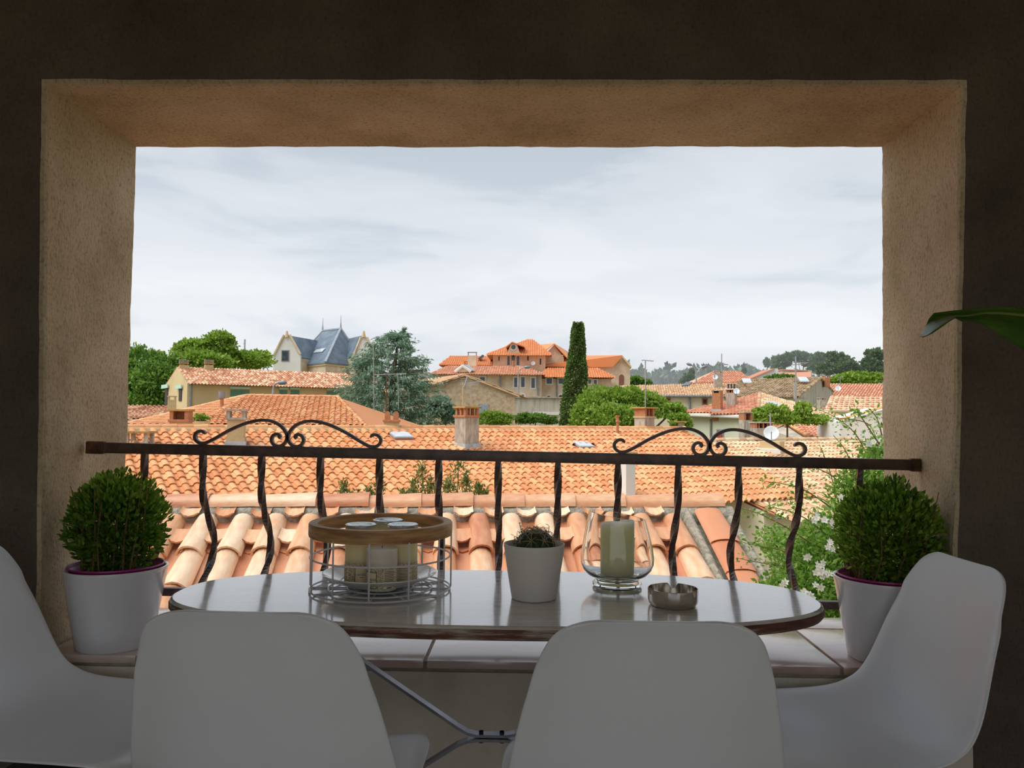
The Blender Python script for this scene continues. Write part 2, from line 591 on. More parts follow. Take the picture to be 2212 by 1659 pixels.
# ================================================================== shell chairs
def shell_chair(label, loc, rz, group=None):
    t = thing('shell_chair', label, 'chair', loc, rz, group)
    # side profile (forward, height, half width, edge curl, flange)
    rows = [(.238, .402, .118, .0, 0), (.243, .414, .150, .002, 0), (.240, .425, .174, .006, 0), (.226, .434, .194, .012, 0), (.202, .439, .209, .019, 0), (.16, .439, .221, .028, 0), (.10, .434, .229, .040, 0), (.02, .426, .232, .052, 0), (-.06, .421, .232, .062, 0), (-.125, .426, .231, .070, 0),
            (-.172, .446, .229, .073, 0), (-.205, .484, .226, .066, 0), (-.226, .535, .220, .057, 0), (-.240, .590, .211, .050, 0), (-.251, .645, .200, .042, 0), (-.260, .690, .189, .033, 0), (-.267, .733, .179, .022, 0),
            (-.274, .768, .166, .012, 0), (-.278, .788, .155, .006, 0), (-.282, .802, .141, .002, 0), (-.285, .811, .124, .0, 0), (-.287, .8165, .104, -.001, 0), (-.2875, .819, .084, -.001, 0)]
    rows = smooth_path(rows, 2)
    NC = 20
    vs, fs = [], []
    for i, (f, z, w, c, dr) in enumerate(rows):
        j = min(i + 1, len(rows) - 1); k = max(i - 1, 0)
        tx, tz = rows[j][0] - rows[k][0], rows[j][1] - rows[k][1]
        l = math.hypot(tx, tz) or 1
        nx, nz = tz / l, -tx / l           # towards the sitter
        for q in range(NC + 1):
            s = q / NC * 2 - 1
            e = abs(s) ** 2.6
            off = c * e - (0.007 if z < .72 else 0.0) * max(0, (abs(s) - .93) / .07) ** 2
            k5 = dr * abs(s) ** 3.6
            vs.append((w * s, f + nx * off - (k5 if z < .6 else 0), z + nz * off - (k5 if z > .6 else 0)))
    for i in range(len(rows) - 1):
        for q in range(NC):
            a = i * (NC + 1) + q
            fs.append((a, a + 1, a + NC + 2, a + NC + 1))
    o = MB().add(vs, fs).build('seat_shell', PLASTIC, t, False)
    o.data.polygons.foreach_set('use_smooth', [True] * len(o.data.polygons))
    md = o.modifiers.new('thickness', 'SOLIDIFY'); md.thickness = .0075; md.offset = -1
    ss = o.modifiers.new('smooth', 'SUBSURF'); ss.levels = 2; ss.render_levels = 2
    MB().bbox((0, .03, .398), (.24, .20, .012), .004).build('seat_mount', DARK_METAL, t)
    for sx in (-1, 1):
        for (y0, y1) in ((.13, .225), (-.075, -.225)):
            MB().tube([(sx * .105, y0, .396), (sx * .205, y1, .0)], [.016, .0095], 10).build('leg', LEG_WOOD, t, True)
    mb = MB()
    for (a, b) in (((-.14, .16, .27), (.14, -.12, .27)), ((.14, .16, .27), (-.14, -.12, .27))):
        mb.tube([a, b], .003, 6)
    mb.build('wire_brace', DARK_METAL, t)
    return t


shell_chair('white plastic shell chair seen from behind, pushed under the table before the wire basket', (-0.423, 1.472, 0), R(-1.5))
shell_chair('white plastic shell chair seen from behind, pushed under the table before the ashtray', (0.180, 1.452, 0), R(1.0))
shell_chair('white plastic shell chair seen side-on beneath the banana leaf', (0.640, 1.715, 0), R(90 + 3))
shell_chair('white plastic shell chair seen side-on, cut by the picture edge, no leaf above it', (-0.975, 1.700, 0), R(-90 - 2))

# ================================================================== the oval table
def table_top_mat():
    m = bpy.data.materials.new('worn_white_paint')
    m.use_nodes = True
    nt = m.node_tree
    b = nt.nodes['Principled BSDF']
    tc = _n(nt, 'ShaderNodeTexCoord')
    mp = _n(nt, 'ShaderNodeMapping'); mp.inputs['Scale'].default_value = (1.2, 9.0, 9.0)
    nt.links.new(tc.outputs['Object'], mp.inputs[0])
    n1 = _n(nt, 'ShaderNodeTexNoise', Scale=5.0, Detail=7.0, Roughness=0.68, Distortion=0.4)
    nt.links.new(mp.outputs[0], n1.inputs['Vector'])
    n2 = _n(nt, 'ShaderNodeTexNoise', Scale=2.4, Detail=3.0, Roughness=0.5)
    nt.links.new(tc.outputs['Object'], n2.inputs['Vector'])
    ad = _n(nt, 'ShaderNodeMath', operation='MULTIPLY_ADD')
    nt.links.new(n1.outputs['Fac'], ad.inputs[0]); ad.inputs[1].default_value = 0.62
    ml = _n(nt, 'ShaderNodeMath', operation='MULTIPLY'); ml.inputs[1].default_value = 0.38
    nt.links.new(n2.outputs['Fac'], ml.inputs[0]); nt.links.new(ml.outputs[0], ad.inputs[2])
    rp = ramp(nt, [(0.0, s2l(104, 70, 46)), (0.31, s2l(136, 108, 84)), (0.39, s2l(184, 178, 170)), (0.50, s2l(208, 208, 206)), (1.0, s2l(220, 222, 222))])
    nt.links.new(ad.outputs[0], rp.inputs[0])
    nt.links.new(rp.outputs[0], b.inputs['Base Color'])
    mr = _n(nt, 'ShaderNodeMapRange'); mr.inputs['To Min'].default_value = 0.10; mr.inputs['To Max'].default_value = 0.34
    nt.links.new(n1.outputs['Fac'], mr.inputs['Value']); nt.links.new(mr.outputs[0], b.inputs['Roughness'])
    b.inputs['Coat Weight'].default_value = 1.0
    b.inputs['Coat IOR'].default_value = 1.6
    b.inputs['Coat Roughness'].default_value = 0.09
    bp = _n(nt, 'ShaderNodeBump', Strength=0.10, Distance=0.003)
    nt.links.new(n1.outputs['Fac'], bp.inputs['Height']); nt.links.new(bp.outputs[0], b.inputs['Normal'])
    b.inputs['Specular IOR Level'].default_value = 0.9
    return m


WORN = table_top_mat()
EDGE = pmat('worn_wood_edge', s2l(86, 50, 34), s2l(112, 70, 50), 7, 0.55, bump=0.25, bscale=30, c3=s2l(178, 168, 158), stretch=(1.2, 1.2, 12), lo=0.36, hi=0.66)
TZ = 0.714
TCX, TCY, TA, TBD = -0.080, 1.822, 0.722, 0.285
tb = thing('oval_table', 'oval table with worn white painted top standing partly over the sill', 'table', (TCX, TCY, 0))
def oval(s, k, n=96):
    out = []
    for i in range(n):
        a = 2 * math.pi * i / n
        c, sn = math.cos(a), math.sin(a)
        out.append((math.copysign(abs(c) ** 0.86, c) * (TA + s), math.copysign(abs(sn) ** 0.80, sn) * (TBD + s), k))
    return out
rg = [oval(-.006, TZ), oval(-.002, TZ - .002), oval(0, TZ - .006)]
n = 96
mb = MB()
mb.add([p for r_ in rg for p in r_], [tuple(range(n))] + [(i * n + (k + 1) % n, i * n + k, (i + 1) * n + k, (i + 1) * n + (k + 1) % n) for i in range(2) for k in range(n)])
tt = mb.build('table_top', WORN, tb, False)
rg = [oval(-.0005, TZ - .006), oval(.002, TZ - .010), oval(.002, TZ - .020), oval(-.004, TZ - .028), oval(-.03, TZ - .030)]
mb = MB()
mb.add([p for r_ in rg for p in r_], [(i * n + (k + 1) % n, i * n + k, (i + 1) * n + k, (i + 1) * n + (k + 1) % n) for i in range(4) for k in range(n)] + [tuple(4 * n + k for k in range(n - 1, -1, -1))])
mb.build('table_edge', EDGE, tb, True, label='brown worn wooden table edge')
TSTEEL = pmat('galvanised_strut', s2l(120, 122, 132), s2l(146, 148, 158), 14, 0.3, metal=0.7)
# two trestle frames and the braced stretcher between them
for sx in (-1, 1):
    for sy in (-1, 1):
        MB().tube([(sx * .45, sy * .16, TZ - .03), (sx * .56, sy * .21, 0)], .012, 10).build('leg', TSTEEL, tb, True)
    MB().bbox((sx * .45, 0, TZ - .036), (.04, .36, .012), .002).build('trestle_bar', TSTEEL, tb)
zj = 0.435
for (dz, zt) in ((.0045, TZ - .036), (-.0045, .20)):
    pts = [(-.395, -.1, zt), (-.12, -.1, zj + dz + (.12 if dz > 0 else -.0) * 0), (-.055, -.1, zj + dz), (0, -.1, zj + dz), (.055, -.1, zj + dz), (.395, -.1, zt)]
    pts = [(-.415, -.1, zt if dz > 0 else zt)] + [(-.072, -.1, zj + dz + (.016 if dz > 0 else -.012)), (-.050, -.1, zj + dz + (.004 if dz > 0 else -.003)), (-.030, -.1, zj + dz), (.030, -.1, zj + dz), (.050, -.1, zj + dz + (.004 if dz > 0 else -.003)), (.072, -.1, zj + dz + (.016 if dz > 0 else -.012)), (.415, -.1, zt)]
    br = MB().strap(pts, .022, .006, (0, 1, 0)).build('brace', TSTEEL, tb)
    for bx in (-.022, .022):
        MB().tube([(bx, -.1, zj - .012), (bx, -.1, zj + .012)], .005, 8).build('bolt', DARK_METAL, br)
MB().bbox((-.435, -.1, .2), (.09, .03, .012), .002).build('brace_shoe', TSTEEL, tb)
MB().bbox((.435, -.1, .2), (.09, .03, .012), .002).build('brace_shoe', TSTEEL, tb)

# ================================================================== on the table: wire basket, plate, candles
WIRE = pmat('white_coated_wire', s2l(214, 212, 214), s2l(222, 220, 222), 10, 0.4)
RING_WOOD = pmat('stained_ring_wood', s2l(146, 104, 64), s2l(182, 136, 86), 9, 0.5, c3=s2l(202, 160, 108), stretch=(1, 1, 9), bump=0.1, bscale=40)
BX, BY, BR = -0.347, 1.856, 0.1605
bk = thing('wire_basket', 'white wire basket with wooden ring rim holding candles', 'basket', (BX, BY, TZ))


def ring_mb(r, z, wr, n=56):
    m_ = MB()
    pts = [(r * math.cos(2 * math.pi * k / n), r * math.sin(2 * math.pi * k / n), z) for k in range(n + 1)]
    return m_.tube(pts, wr, 6, False)


for (r, z) in ((BR, .0045), (.118, .0045), (.075, .0045), (BR, .078), (BR, .127)):
    ring_mb(r, z, .0021).build('wire_ring', WIRE, bk, True)
for k in range(12):
    a = R(-88 + 30 * k)
    c, s = math.cos(a), math.sin(a)
    MB().tube([(c * (BR + .002), s * (BR + .002), .129), (c * (BR + .002), s * (BR + .002), .008), (c * (BR - .004), s * (BR - .004), .0022), (c * .02, s * .02, .0022)], .0021, 6).build('upright_wire', WIRE, bk, True)
MB().lathe([(.1635, .126), (.1645, .129), (.1645, .153), (.1625, .156), (.1465, .156), (.1445, .154), (.1445, .128), (.1455, .126), (.1635, .126)], 72).build('wooden_rim', RING_WOOD, bk, True, label='brown wooden ring rim')

CERAMIC = pmat('white_glaze', s2l(226, 224, 220), s2l(234, 232, 228), 3, 0.12, coat=0.4)
pl = thing('shallow_plate', 'shallow white ceramic plate under the candles in the wire basket', 'plate', (BX - .002, BY, TZ + .007))
MB().lathe([(0, .0), (.060, .0), (.066, .003), (.095, .012), (.126, .028), (.131, .031), (.130, .0335), (.125, .032), (.094, .0165), (.065, .009), (.0, .008)], 64).build('dish', CERAMIC, pl, True)
MB().lathe([(.086, .0205 - .0062), (.087, .0165), (.089, .0168), (.090, .016)], 48).build('glaze_line', pmat('grey_line', s2l(120, 124, 128), s2l(130, 134, 138), 4, 0.2), pl, True)

CREAM = pmat('ivory_wax', s2l(240, 224, 170), s2l(246, 234, 190), 3, 0.5, subsurf=0.06)
WHITEWAX = pmat('white_wax', s2l(226, 222, 208), s2l(232, 228, 216), 3, 0.5, subsurf=0.02)
FOIL = pmat('clear_film_top', s2l(196, 204, 210), s2l(220, 226, 230), 24, 0.12, metal=0.85, bump=0.3, bscale=40)


def lace_mat():
    m = bpy.data.materials.new('lace_print')
    m.use_nodes = True
    nt = m.node_tree
    b = nt.nodes['Principled BSDF']
    tc = _n(nt, 'ShaderNodeTexCoord')
    vo = _n(nt, 'ShaderNodeTexVoronoi', Scale=260.0, feature='DISTANCE_TO_EDGE')
    nt.links.new(tc.outputs['Object'], vo.inputs['Vector'])
    rp = ramp(nt, [(0.05, s2l(150, 138, 114)), (0.16, s2l(228, 214, 180))])
    nt.links.new(vo.outputs['Distance'], rp.inputs[0])
    nt.links.new(rp.outputs[0], b.inputs['Base Color'])
    b.inputs['Roughness'].default_value = 0.4
    return m


LACE = lace_mat()
INK = pmat('dark_ink', s2l(34, 28, 24), s2l(40, 34, 30), 5, 0.5)
PAPER = pmat('label_ground', s2l(230, 216, 176), s2l(236, 222, 186), 5, 0.45)


def cyl_patch(mb, r, a0, a1, z0, z1, n=None):
    n = n or max(2, int(abs(a1 - a0) / 6) + 1)
    vs = []
    for k in range(n + 1):
        a = R(a0 + (a1 - a0) * k / n)
        vs += [(r * math.cos(a), r * math.sin(a), z0), (r * math.cos(a), r * math.sin(a), z1)]
    return mb.add(vs, [(2 * k, 2 * k + 2, 2 * k + 3, 2 * k + 1) for k in range(n)])


def text_mesh(txt, size):
    cu = bpy.data.curves.new('lettering', 'FONT')
    cu.body = txt
    cu.size = size
    cu.align_x = 'CENTER'
    cu.resolution_u = 2
    o = bpy.data.objects.new('lettering', cu)
    COL.objects.link(o)
    bpy.context.view_layer.update()
    me = bpy.data.meshes.new_from_object(o.evaluated_get(bpy.context.evaluated_depsgraph_get()))
    vs = [v.co.copy() for v in me.vertices]
    fs = [list(p.vertices) for p in me.polygons]
    bpy.data.objects.remove(o, do_unlink=True)
    return vs, fs


def jar_candle(label, loc, r, h, wax, frame_a, lines_a, top_mat, name='pillar_candle'):
    t = thing(name, label, 'candle', loc)
    MB().lathe([(0, 0), (r - .002, 0), (r, .002), (r, h - .002), (r - .0015, h), (0, h)], 40).build('wax', wax, t, True)
    mb = MB(); cyl_patch(mb, r + .0004, -175, 5, .004, .052, 36); mb.build('printed_band', LACE, t, True)
    mb = MB(); cyl_patch(mb, r + .0008, frame_a - 24, frame_a + 24, .008, .042); pb = mb.build('label_panel', PAPER, t, True)
    mb = MB(); q = r + .0012
    for (a0, a1, z0, z1) in ((-25, 25, .0415, .0428), (-25, 25, .0072, .0085), (-25, -23, .0072, .0428), (23, 25, .0072, .0428)):
        cyl_patch(mb, q, frame_a + a0, frame_a + a1, z0, z1)
    mb.build('label_frame', INK, t)
    vs, fs = text_mesh('CANDLE', .0068)
    mb = MB()
    mb.add([(q * math.cos(R(frame_a) + v.x / r), q * math.sin(R(frame_a) + v.x / r), .0245 + v.y) for v in vs], fs)
    cyl_patch(mb, q, frame_a - 7, frame_a + 7, .0205, .0216)
    mb.build('lettering', INK, t)
    mb = MB(); cyl_patch(mb, r + .0008, lines_a - 26, lines_a + 26, .006, .047); mb.build('label_panel', PAPER, t, True)
    mb = MB()
    for k in range(10):
        cyl_patch(mb, q, lines_a - 24, lines_a + (24 - (k * 7) % 11), .0125 + k * .0034, .0137 + k * .0034)
    cyl_patch(mb, q, lines_a - 15, lines_a + 4, .0075, .0096)
    mb.build('text_lines', INK, t)
    if top_mat:
        MB().lathe([(r + .0006, h - .004), (r + .001, h + .0012), (r - .002, h + .0025), (r - .007, h + .001), (r - .011, h + .0022), (.006, h + .0012), (0, h + .0012)], 40).build('film_top', top_mat, t, True)
    else:
        MB().tube([(0, 0, h - .002), (0.001, 0, h + .006)], .0009, 6).build('wick', INK, t)
    return t


pz = TZ + .0155
jar_candle('ivory pillar candle with CANDLE label showing whole, in the wire basket', (BX - .044, BY - .020, pz), .0345, .1345, CREAM, -72, -150, FOIL)
jar_candle('ivory pillar candle in the wire basket, label hidden, striped text panel showing', (BX + .052, BY - .012, pz), .0345, .1345, CREAM, 160, -70, FOIL)
jar_candle('ivory pillar candle standing behind the other candles in the wire basket', (BX + .006, BY + .050, pz), .0345, .1365, CREAM, 60, 150, FOIL)
jar_candle('short white pillar candle standing before the ivory candles in the basket', (BX + .016, BY - .074, pz), .0345, .0905, WHITEWAX, -122, -46, None)

# ------------------------------------------------------------------ cactus pot
POTWHITE = pmat('matt_white_pot', s2l(222, 218, 212), s2l(228, 225, 220), 4, 0.5, bump=0.03, bscale=90)
SOIL = pmat('dark_soil', s2l(50, 38, 28), s2l(72, 56, 42), 60, 0.95, bump=0.8, bscale=90)
CACT = pmat('cactus_skin', s2l(28, 44, 26), s2l(42, 62, 34), 14, 0.5, bump=0.15, bscale=60)
SPINE = pmat('cactus_spine', s2l(196, 176, 128), s2l(212, 194, 150), 20, 0.6)
AREOLE = pmat('areole', s2l(140, 78, 50), s2l(160, 96, 64), 20, 0.8)
WEED = pmat('weed_leaf', s2l(70, 110, 30), s2l(104, 140, 44), 20, 0.5, trans=0.3)
WEEDRED = pmat('weed_brown_leaf', s2l(150, 110, 50), s2l(170, 130, 60), 20, 0.5, trans=0.3)
cp = thing('potted_cactus', 'small round spiny cactus in a matt white pot on the table', 'potted plant', (.008, 1.785, TZ))
MB().lathe([(0, 0), (.047, 0), (.0495, .002), (.056, .040), (.0625, .080), (.0665, .108), (.068, .119), (.0675, .1205), (.0662, .1205), (.0655, .118), (.062, .095), (0, .095)], 56).build('pot', POTWHITE, cp, True)
MB().disc((0, 0, .101), .063).build('soil', SOIL, cp)
mb = MB()
NS, prof = 96, []
for i in range(15):
    a = -0.45 + (math.pi / 2 + 0.45) * i / 14
    prof.append((.0425 * math.cos(a), .117 + .034 * math.sin(a)))
vs = []
for (r, z) in prof:
    for k in range(NS):
        a = 2 * math.pi * k / NS
        q = r * (1 + .085 * (abs(math.cos(a * 6.5 / 1.0 * 1.0)) - .55))
        vs.append((q * math.cos(a) + .002, q * math.sin(a), z))
mb.add(vs, [(i * NS + k, i * NS + (k + 1) % NS, (i + 1) * NS + (k + 1) % NS, (i + 1) * NS + k) for i in range(14) for k in range(NS)])
body = mb.build('cactus_body', CACT, cp, True)
sp, ar = MB(), MB()
for k in range(9):
    a = 2 * math.pi * k / 9 + R(-103)
    for el in (.42, .98, 1.36):
        r, z = .0435 * math.cos(el), .117 + .0345 * math.sin(el)
        if el > 1.0 and k % 2: continue
        c = Vector((r * math.cos(a) + .002, r * math.sin(a), z))
        nrm = Vector((math.cos(a) * math.cos(el), math.sin(a) * math.cos(el), math.sin(el)))
        t1 = nrm.orthogonal().normalized(); t2 = nrm.cross(t1)
        ar.tube([c - nrm * .001, c + nrm * .0022], .0019, 6)
        for q in range(7):
            b = 2 * math.pi * (q + RNG.random() * .5) / 7
            d = (t1 * math.cos(b) + t2 * math.sin(b) + nrm * RNG.uniform(.18, .5)).normalized()
            l = RNG.uniform(.015, .026)
            sp.tube([c + nrm * .001, c + nrm * .002 + d * l * .5, c + d * l], [.0006, .0004, .0001], 4)
sp.build('spines', SPINE, body, kind='stuff')
ar.build('areoles', AREOLE, body, kind='stuff')


def leaf_quad(mb, c, d, n, l, w):
    d = Vector(d).normalized(); n = Vector(n)
    s = d.cross(n).normalized()
    up = s.cross(d)
    mb.add([c, c + d * l * .3 + s * w * .42 + up * l * .05, c + d * l * .7 + s * w * .38 + up * l * .04, c + d * l, c + d * l * .7 - s * w * .38 + up * l * .04, c + d * l * .3 - s * w * .42 + up * l * .05], [(0, 1, 2, 3), (0, 3, 4, 5)])


for (bx, by, hgt, mat_, sd) in ((-.024, -.01, .064, WEED, 1), (.022, .004, .058, WEED, 2), (.038, -.022, .02, WEED, 3), (-.056, -.012, .016, WEEDRED, 4), (-.048, .012, .034, WEEDRED, 5)):
    q = random.Random(sd)
    st, lf = MB(), MB()
    b0 = Vector((bx, by, .100)); tip = b0 + Vector((q.uniform(-.012, .012), q.uniform(-.01, .006), hgt))
    st.tube([b0, (b0 + tip) / 2 + Vector((.003, 0, 0)), tip], .0008, 5)
    w = st.build('weed_stem', mat_, cp)
    for k in range(6):
        c = b0.lerp(tip, .45 + .55 * k / 5)
        a = q.uniform(0, 6.28)
        leaf_quad(lf, c, (math.cos(a), math.sin(a), .4), (0, 0, 1), q.uniform(.009, .015), .006)
    lf.build('weed_leaves', mat_, w, kind='stuff')

# ------------------------------------------------------------------ hurricane glass and candle
GLASS = glass_mat('clear_glass', (0.97, 0.985, 0.98))
HX, HY = .207, 1.925
hg = thing('hurricane_glass', 'clear glass hurricane vase with slanted rim on the table', 'vase', (HX, HY, TZ + .0005))


def slant(p):
    k = max(0.0, (p.z - .10) / .068)
    return Vector((p.x, p.y, p.z - k * p.x * .16))


outp = [(0, 0), (.054, 0), (.0585, .004), (.0585, .009), (.054, .013), (.050, .017), (.056, .021), (.070, .028), (.081, .040), (.0865, .054), (.0868, .068), (.084, .090), (.078, .122), (.071, .152), (.0675, .167)]
inp = [(.0655, .1675), (.069, .152), (.076, .122), (.082, .090), (.0846, .068), (.0842, .055), (.0785, .042), (.067, .031), (.050, .0245), (0, .0225)]
MB().lathe(outp + inp, 72, warp=slant).build('glass_body', GLASS, hg, True)
PALEWAX = pmat('pale_yellow_wax', s2l(244, 240, 188), s2l(248, 245, 202), 3, 0.4, subsurf=0.09, coat=0.15)
pc = thing('pillar_candle', 'tall pale yellow pillar candle with dripped rim inside the hurricane glass', 'candle', (HX, HY, TZ + .0235))


def melt(p):
    if p.z < .12: return p
    a = math.atan2(p.y, p.x)
    return Vector((p.x, p.y, p.z + .007 * math.sin(a + 2.5) + .0035 * math.sin(2 * a)))


MB().lathe([(0, 0), (.0385, 0), (.0402, .002), (.0402, .06), (.0405, .118), (.0402, .1265), (.039, .1285), (.0375, .1275), (.035, .122), (.02, .119), (0, .118)], 56, warp=melt).build('wax', PALEWAX, pc, True)
MB().tube([(0, 0, .116), (.001, 0, .126)], .001, 6).build('wick', INK, pc)

# ------------------------------------------------------------------ ashtray
at = thing('ashtray', 'round steel ashtray with rim notches on the table', 'ashtray', (.3065, 1.738, TZ))
NA = 90
mb = MB()


def notch(k):
    a = (k / NA * 360) % 360
    d = min(abs((a - c + 180) % 360 - 180) for c in (80, 200, 320))
    return .011 if d < 5 else (.0055 if d < 8.5 else 0)


rings_ = [(.040, 0, 0), (.0475, .0008, 0), (.0515, .006, 0), (.0530, .012, 0), (.0535, .036, 1), (.0527, .0365, 1), (.0518, .036, 1), (.051, .012, 0), (.048, .004, 0), (.0, .003, 0)]
vs = []
for (r, z, nt_) in rings_:
    for k in range(NA):
        a = 2 * math.pi * k / NA
        vs.append((r * math.cos(a), r * math.sin(a), z - (notch(k) if nt_ else 0)))
fs = [(i * NA + k, i * NA + (k + 1) % NA, (i + 1) * NA + (k + 1) % NA, (i + 1) * NA + k) for i in range(len(rings_) - 1) for k in range(NA)]
fs.append(tuple(range(NA - 1, -1, -1)))
mb.add(vs, fs)
mb.build('steel_bowl', CHROME, at, True)

# ------------------------------------------------------------------ leaves by the thousand
def leaf_cloud(P, D, L, W, N=None, seed=0, fold=0.25):
    """leaves as folded two-quad blades; P base points, D directions, L lengths"""
    rs = np.random.RandomState(seed)
    P = np.asarray(P, float); D = np.asarray(D, float)
    n = len(P)
    D /= np.linalg.norm(D, axis=1)[:, None] + 1e-9
    U = rs.normal(size=(n, 3)) if N is None else np.asarray(N, float) + rs.normal(size=(n, 3)) * .35
    S = np.cross(D, U); S /= np.linalg.norm(S, axis=1)[:, None] + 1e-9
    U = np.cross(S, D)
    L = np.asarray(L, float)[:, None] if np.ndim(L) else np.full((n, 1), L)
    W = L * W
    base, tip = P, P + D * L
    mid = P + D * L * .5 - U * W * fold
    a = P + D * L * .5 + S * W * .5
    b = P + D * L * .5 - S * W * .5
    V = np.stack([base, a, tip, mid, b], 1).reshape(-1, 3)
    k = np.arange(n)[:, None] * 5
    F = np.concatenate([k + np.array([[0, 1, 2, 3]]), k + np.array([[0, 3, 2, 4]])], 0)
    return V, F


def cloud_obj(name, V, F, mat, parent, tint=None, world=False, nper=5, smooth=False):
    if world:
        Mi = np.array(WM[parent.name].inverted())
        V = V @ Mi[:3, :3].T + Mi[:3, 3]
    n = len(V) // nper
    t = np.repeat(NR.rand(n), nper) if tint is None else np.repeat(tint, nper)
    o = bpy.data.objects.new(name, np_mesh(name, V, F, mat, smooth, t))
    link(o, parent)
    o['kind'] = 'stuff'
    return o


# ------------------------------------------------------------------ boxwoods on the sill
GLAZE = pmat('white_glazed_planter', s2l(214, 216, 222), s2l(222, 224, 229), 3, 0.16, coat=0.5)
MAGENTA = pmat('magenta_plastic', s2l(150, 28, 110), s2l(164, 34, 122), 4, 0.35)
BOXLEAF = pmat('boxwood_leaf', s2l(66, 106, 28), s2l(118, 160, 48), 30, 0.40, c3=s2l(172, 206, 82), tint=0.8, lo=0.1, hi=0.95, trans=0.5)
BOXTWIG = pmat('boxwood_twig', s2l(96, 74, 46), s2l(124, 98, 64), 20, 0.8)


def boxwood(label, loc, lean, seed, wscale=1.0):
    q = random.Random(seed)
    rs = np.random.RandomState(seed)
    t = thing('potted_boxwood', label, 'potted plant', loc)
    MB().lathe([(0, 0), (.088, 0), (.0925, .004), (.100, .05), (.109, .10), (.117, .15), (.1245, .192), (.126, .2005), (.1255, .2025), (.122, .203), (.119, .201), (.1165, .188), (.110, .170), (0, .170)], 72).build('planter', GLAZE, t, True)
    MB().lathe([(.103, .172), (.108, .19), (.113, .2085), (.1155, .2100), (.1165, .2060), (.112, .203), (.105, .186)], 64).build('inner_pot', MAGENTA, t, True, label='magenta plastic inner pot')
    MB().disc((0, 0, .186), .108).build('soil', SOIL, t)
    P, D, L, T = [], [], [], []
    tw = MB()
    for k in range(46):
        a = q.uniform(0, 6.283); r0 = .085 * math.sqrt(q.random())
        r1 = r0 + q.uniform(.015, .055)
        hh = q.uniform(.12, .235)
        p0 = Vector((r0 * math.cos(a), r0 * math.sin(a), .184)); p2 = Vector((r1 * math.cos(a + .2) * wscale + lean, r1 * math.sin(a + .2), .19 + hh))
        p1 = p0.lerp(p2, .5) + Vector((q.uniform(-.012, .012), q.uniform(-.012, .012), 0))
        tw.tube([p0, p1, p2], [.0026, .0018, .0009], 5)
    tw.build('twigs', BOXTWIG, t, kind='stuff')
    while len(P) < 6200:
        v = Vector((q.gauss(0, 1), q.gauss(0, 1), q.gauss(0, 1))).normalized()
        r = q.uniform(.62, 1.03) if q.random() < .8 else q.uniform(.2, .7)
        z = v.z * r
        hx = .136 if z > -.35 else .136 - .05 * (-.35 - z)
        nz = noise.noise(v * 2.3 + Vector((seed, 0, 0)))
        k_ = 1 + .10 * nz
        p = Vector((v.x * r * hx * k_ * wscale + lean, v.y * r * .108 * k_, .300 + z * .128 * (1 + .16 * nz) + (.012 if z > 0 else 0)))
        if p.z < .196 or (q.random() < .35 and p.z < .25): continue
        up = .5 + .7 * max(0, z)
        d = Vector((v.x * .8, v.y * .8, v.z * .6 + up)) + Vector((q.uniform(-.7, .7), q.uniform(-.7, .7), q.uniform(-.4, .4)))
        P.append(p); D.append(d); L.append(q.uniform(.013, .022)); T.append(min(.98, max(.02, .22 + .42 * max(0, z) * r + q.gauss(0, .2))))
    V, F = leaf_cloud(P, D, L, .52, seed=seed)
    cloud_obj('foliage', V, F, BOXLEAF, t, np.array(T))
    # upright young shoots at the top
    return t


boxwood('clipped boxwood in white planter in the sill corner without a chair before it', (-1.082, 2.075, SZ), .000, 3, .88)
boxwood('clipped boxwood in white planter in the sill corner behind the side-on chair', (.904, 2.068, SZ), .008, 8, .90)

# ------------------------------------------------------------------ banana plant by the side wall
BLEAF = pmat('banana_leaf', s2l(40, 78, 14), s2l(66, 108, 22), 3, 0.38, c3=s2l(86, 122, 34), stretch=(2, 2, 8), bump=0.12, bscale=14, trans=0.25)
BRIB = pmat('banana_rib', s2l(110, 130, 60), s2l(130, 150, 76), 5, 0.5)
PSTEM = pmat('banana_stem', s2l(86, 96, 44), s2l(120, 116, 66), 5, 0.6, stretch=(4, 4, 1))
bp_ = thing('banana_plant', 'banana plant whose broad green leaf reaches past the window corner', 'potted plant', (1.48, 1.50, 0))


def leaf_strip(rows, mat_, parent, name='leaf_blade'):
    """rows of (upper edge, rib, lower edge) points"""
    vs, fs = [], []
    K = 4
    for (u, m_, l) in rows:
        for k in range(K): vs.append(Vector(u).lerp(Vector(m_), k / K) + Vector((0, .010 * math.sin(k / K * 3.14), 0)))
        for k in range(K + 1): vs.append(Vector(m_).lerp(Vector(l), k / K) + Vector((0, -.012 * math.sin(k / K * 3.14), 0)))
    w = 2 * K + 1
    for i in range(len(rows) - 1):
        for k in range(w - 1):
            fs.append((i * w + k, i * w + k + 1, (i + 1) * w + k + 1, (i + 1) * w + k))
    o = MB().add(vs, fs).build(name, mat_, parent, True, True)
    md = o.modifiers.new('thickness', 'SOLIDIFY'); md.thickness = .0012
    return o


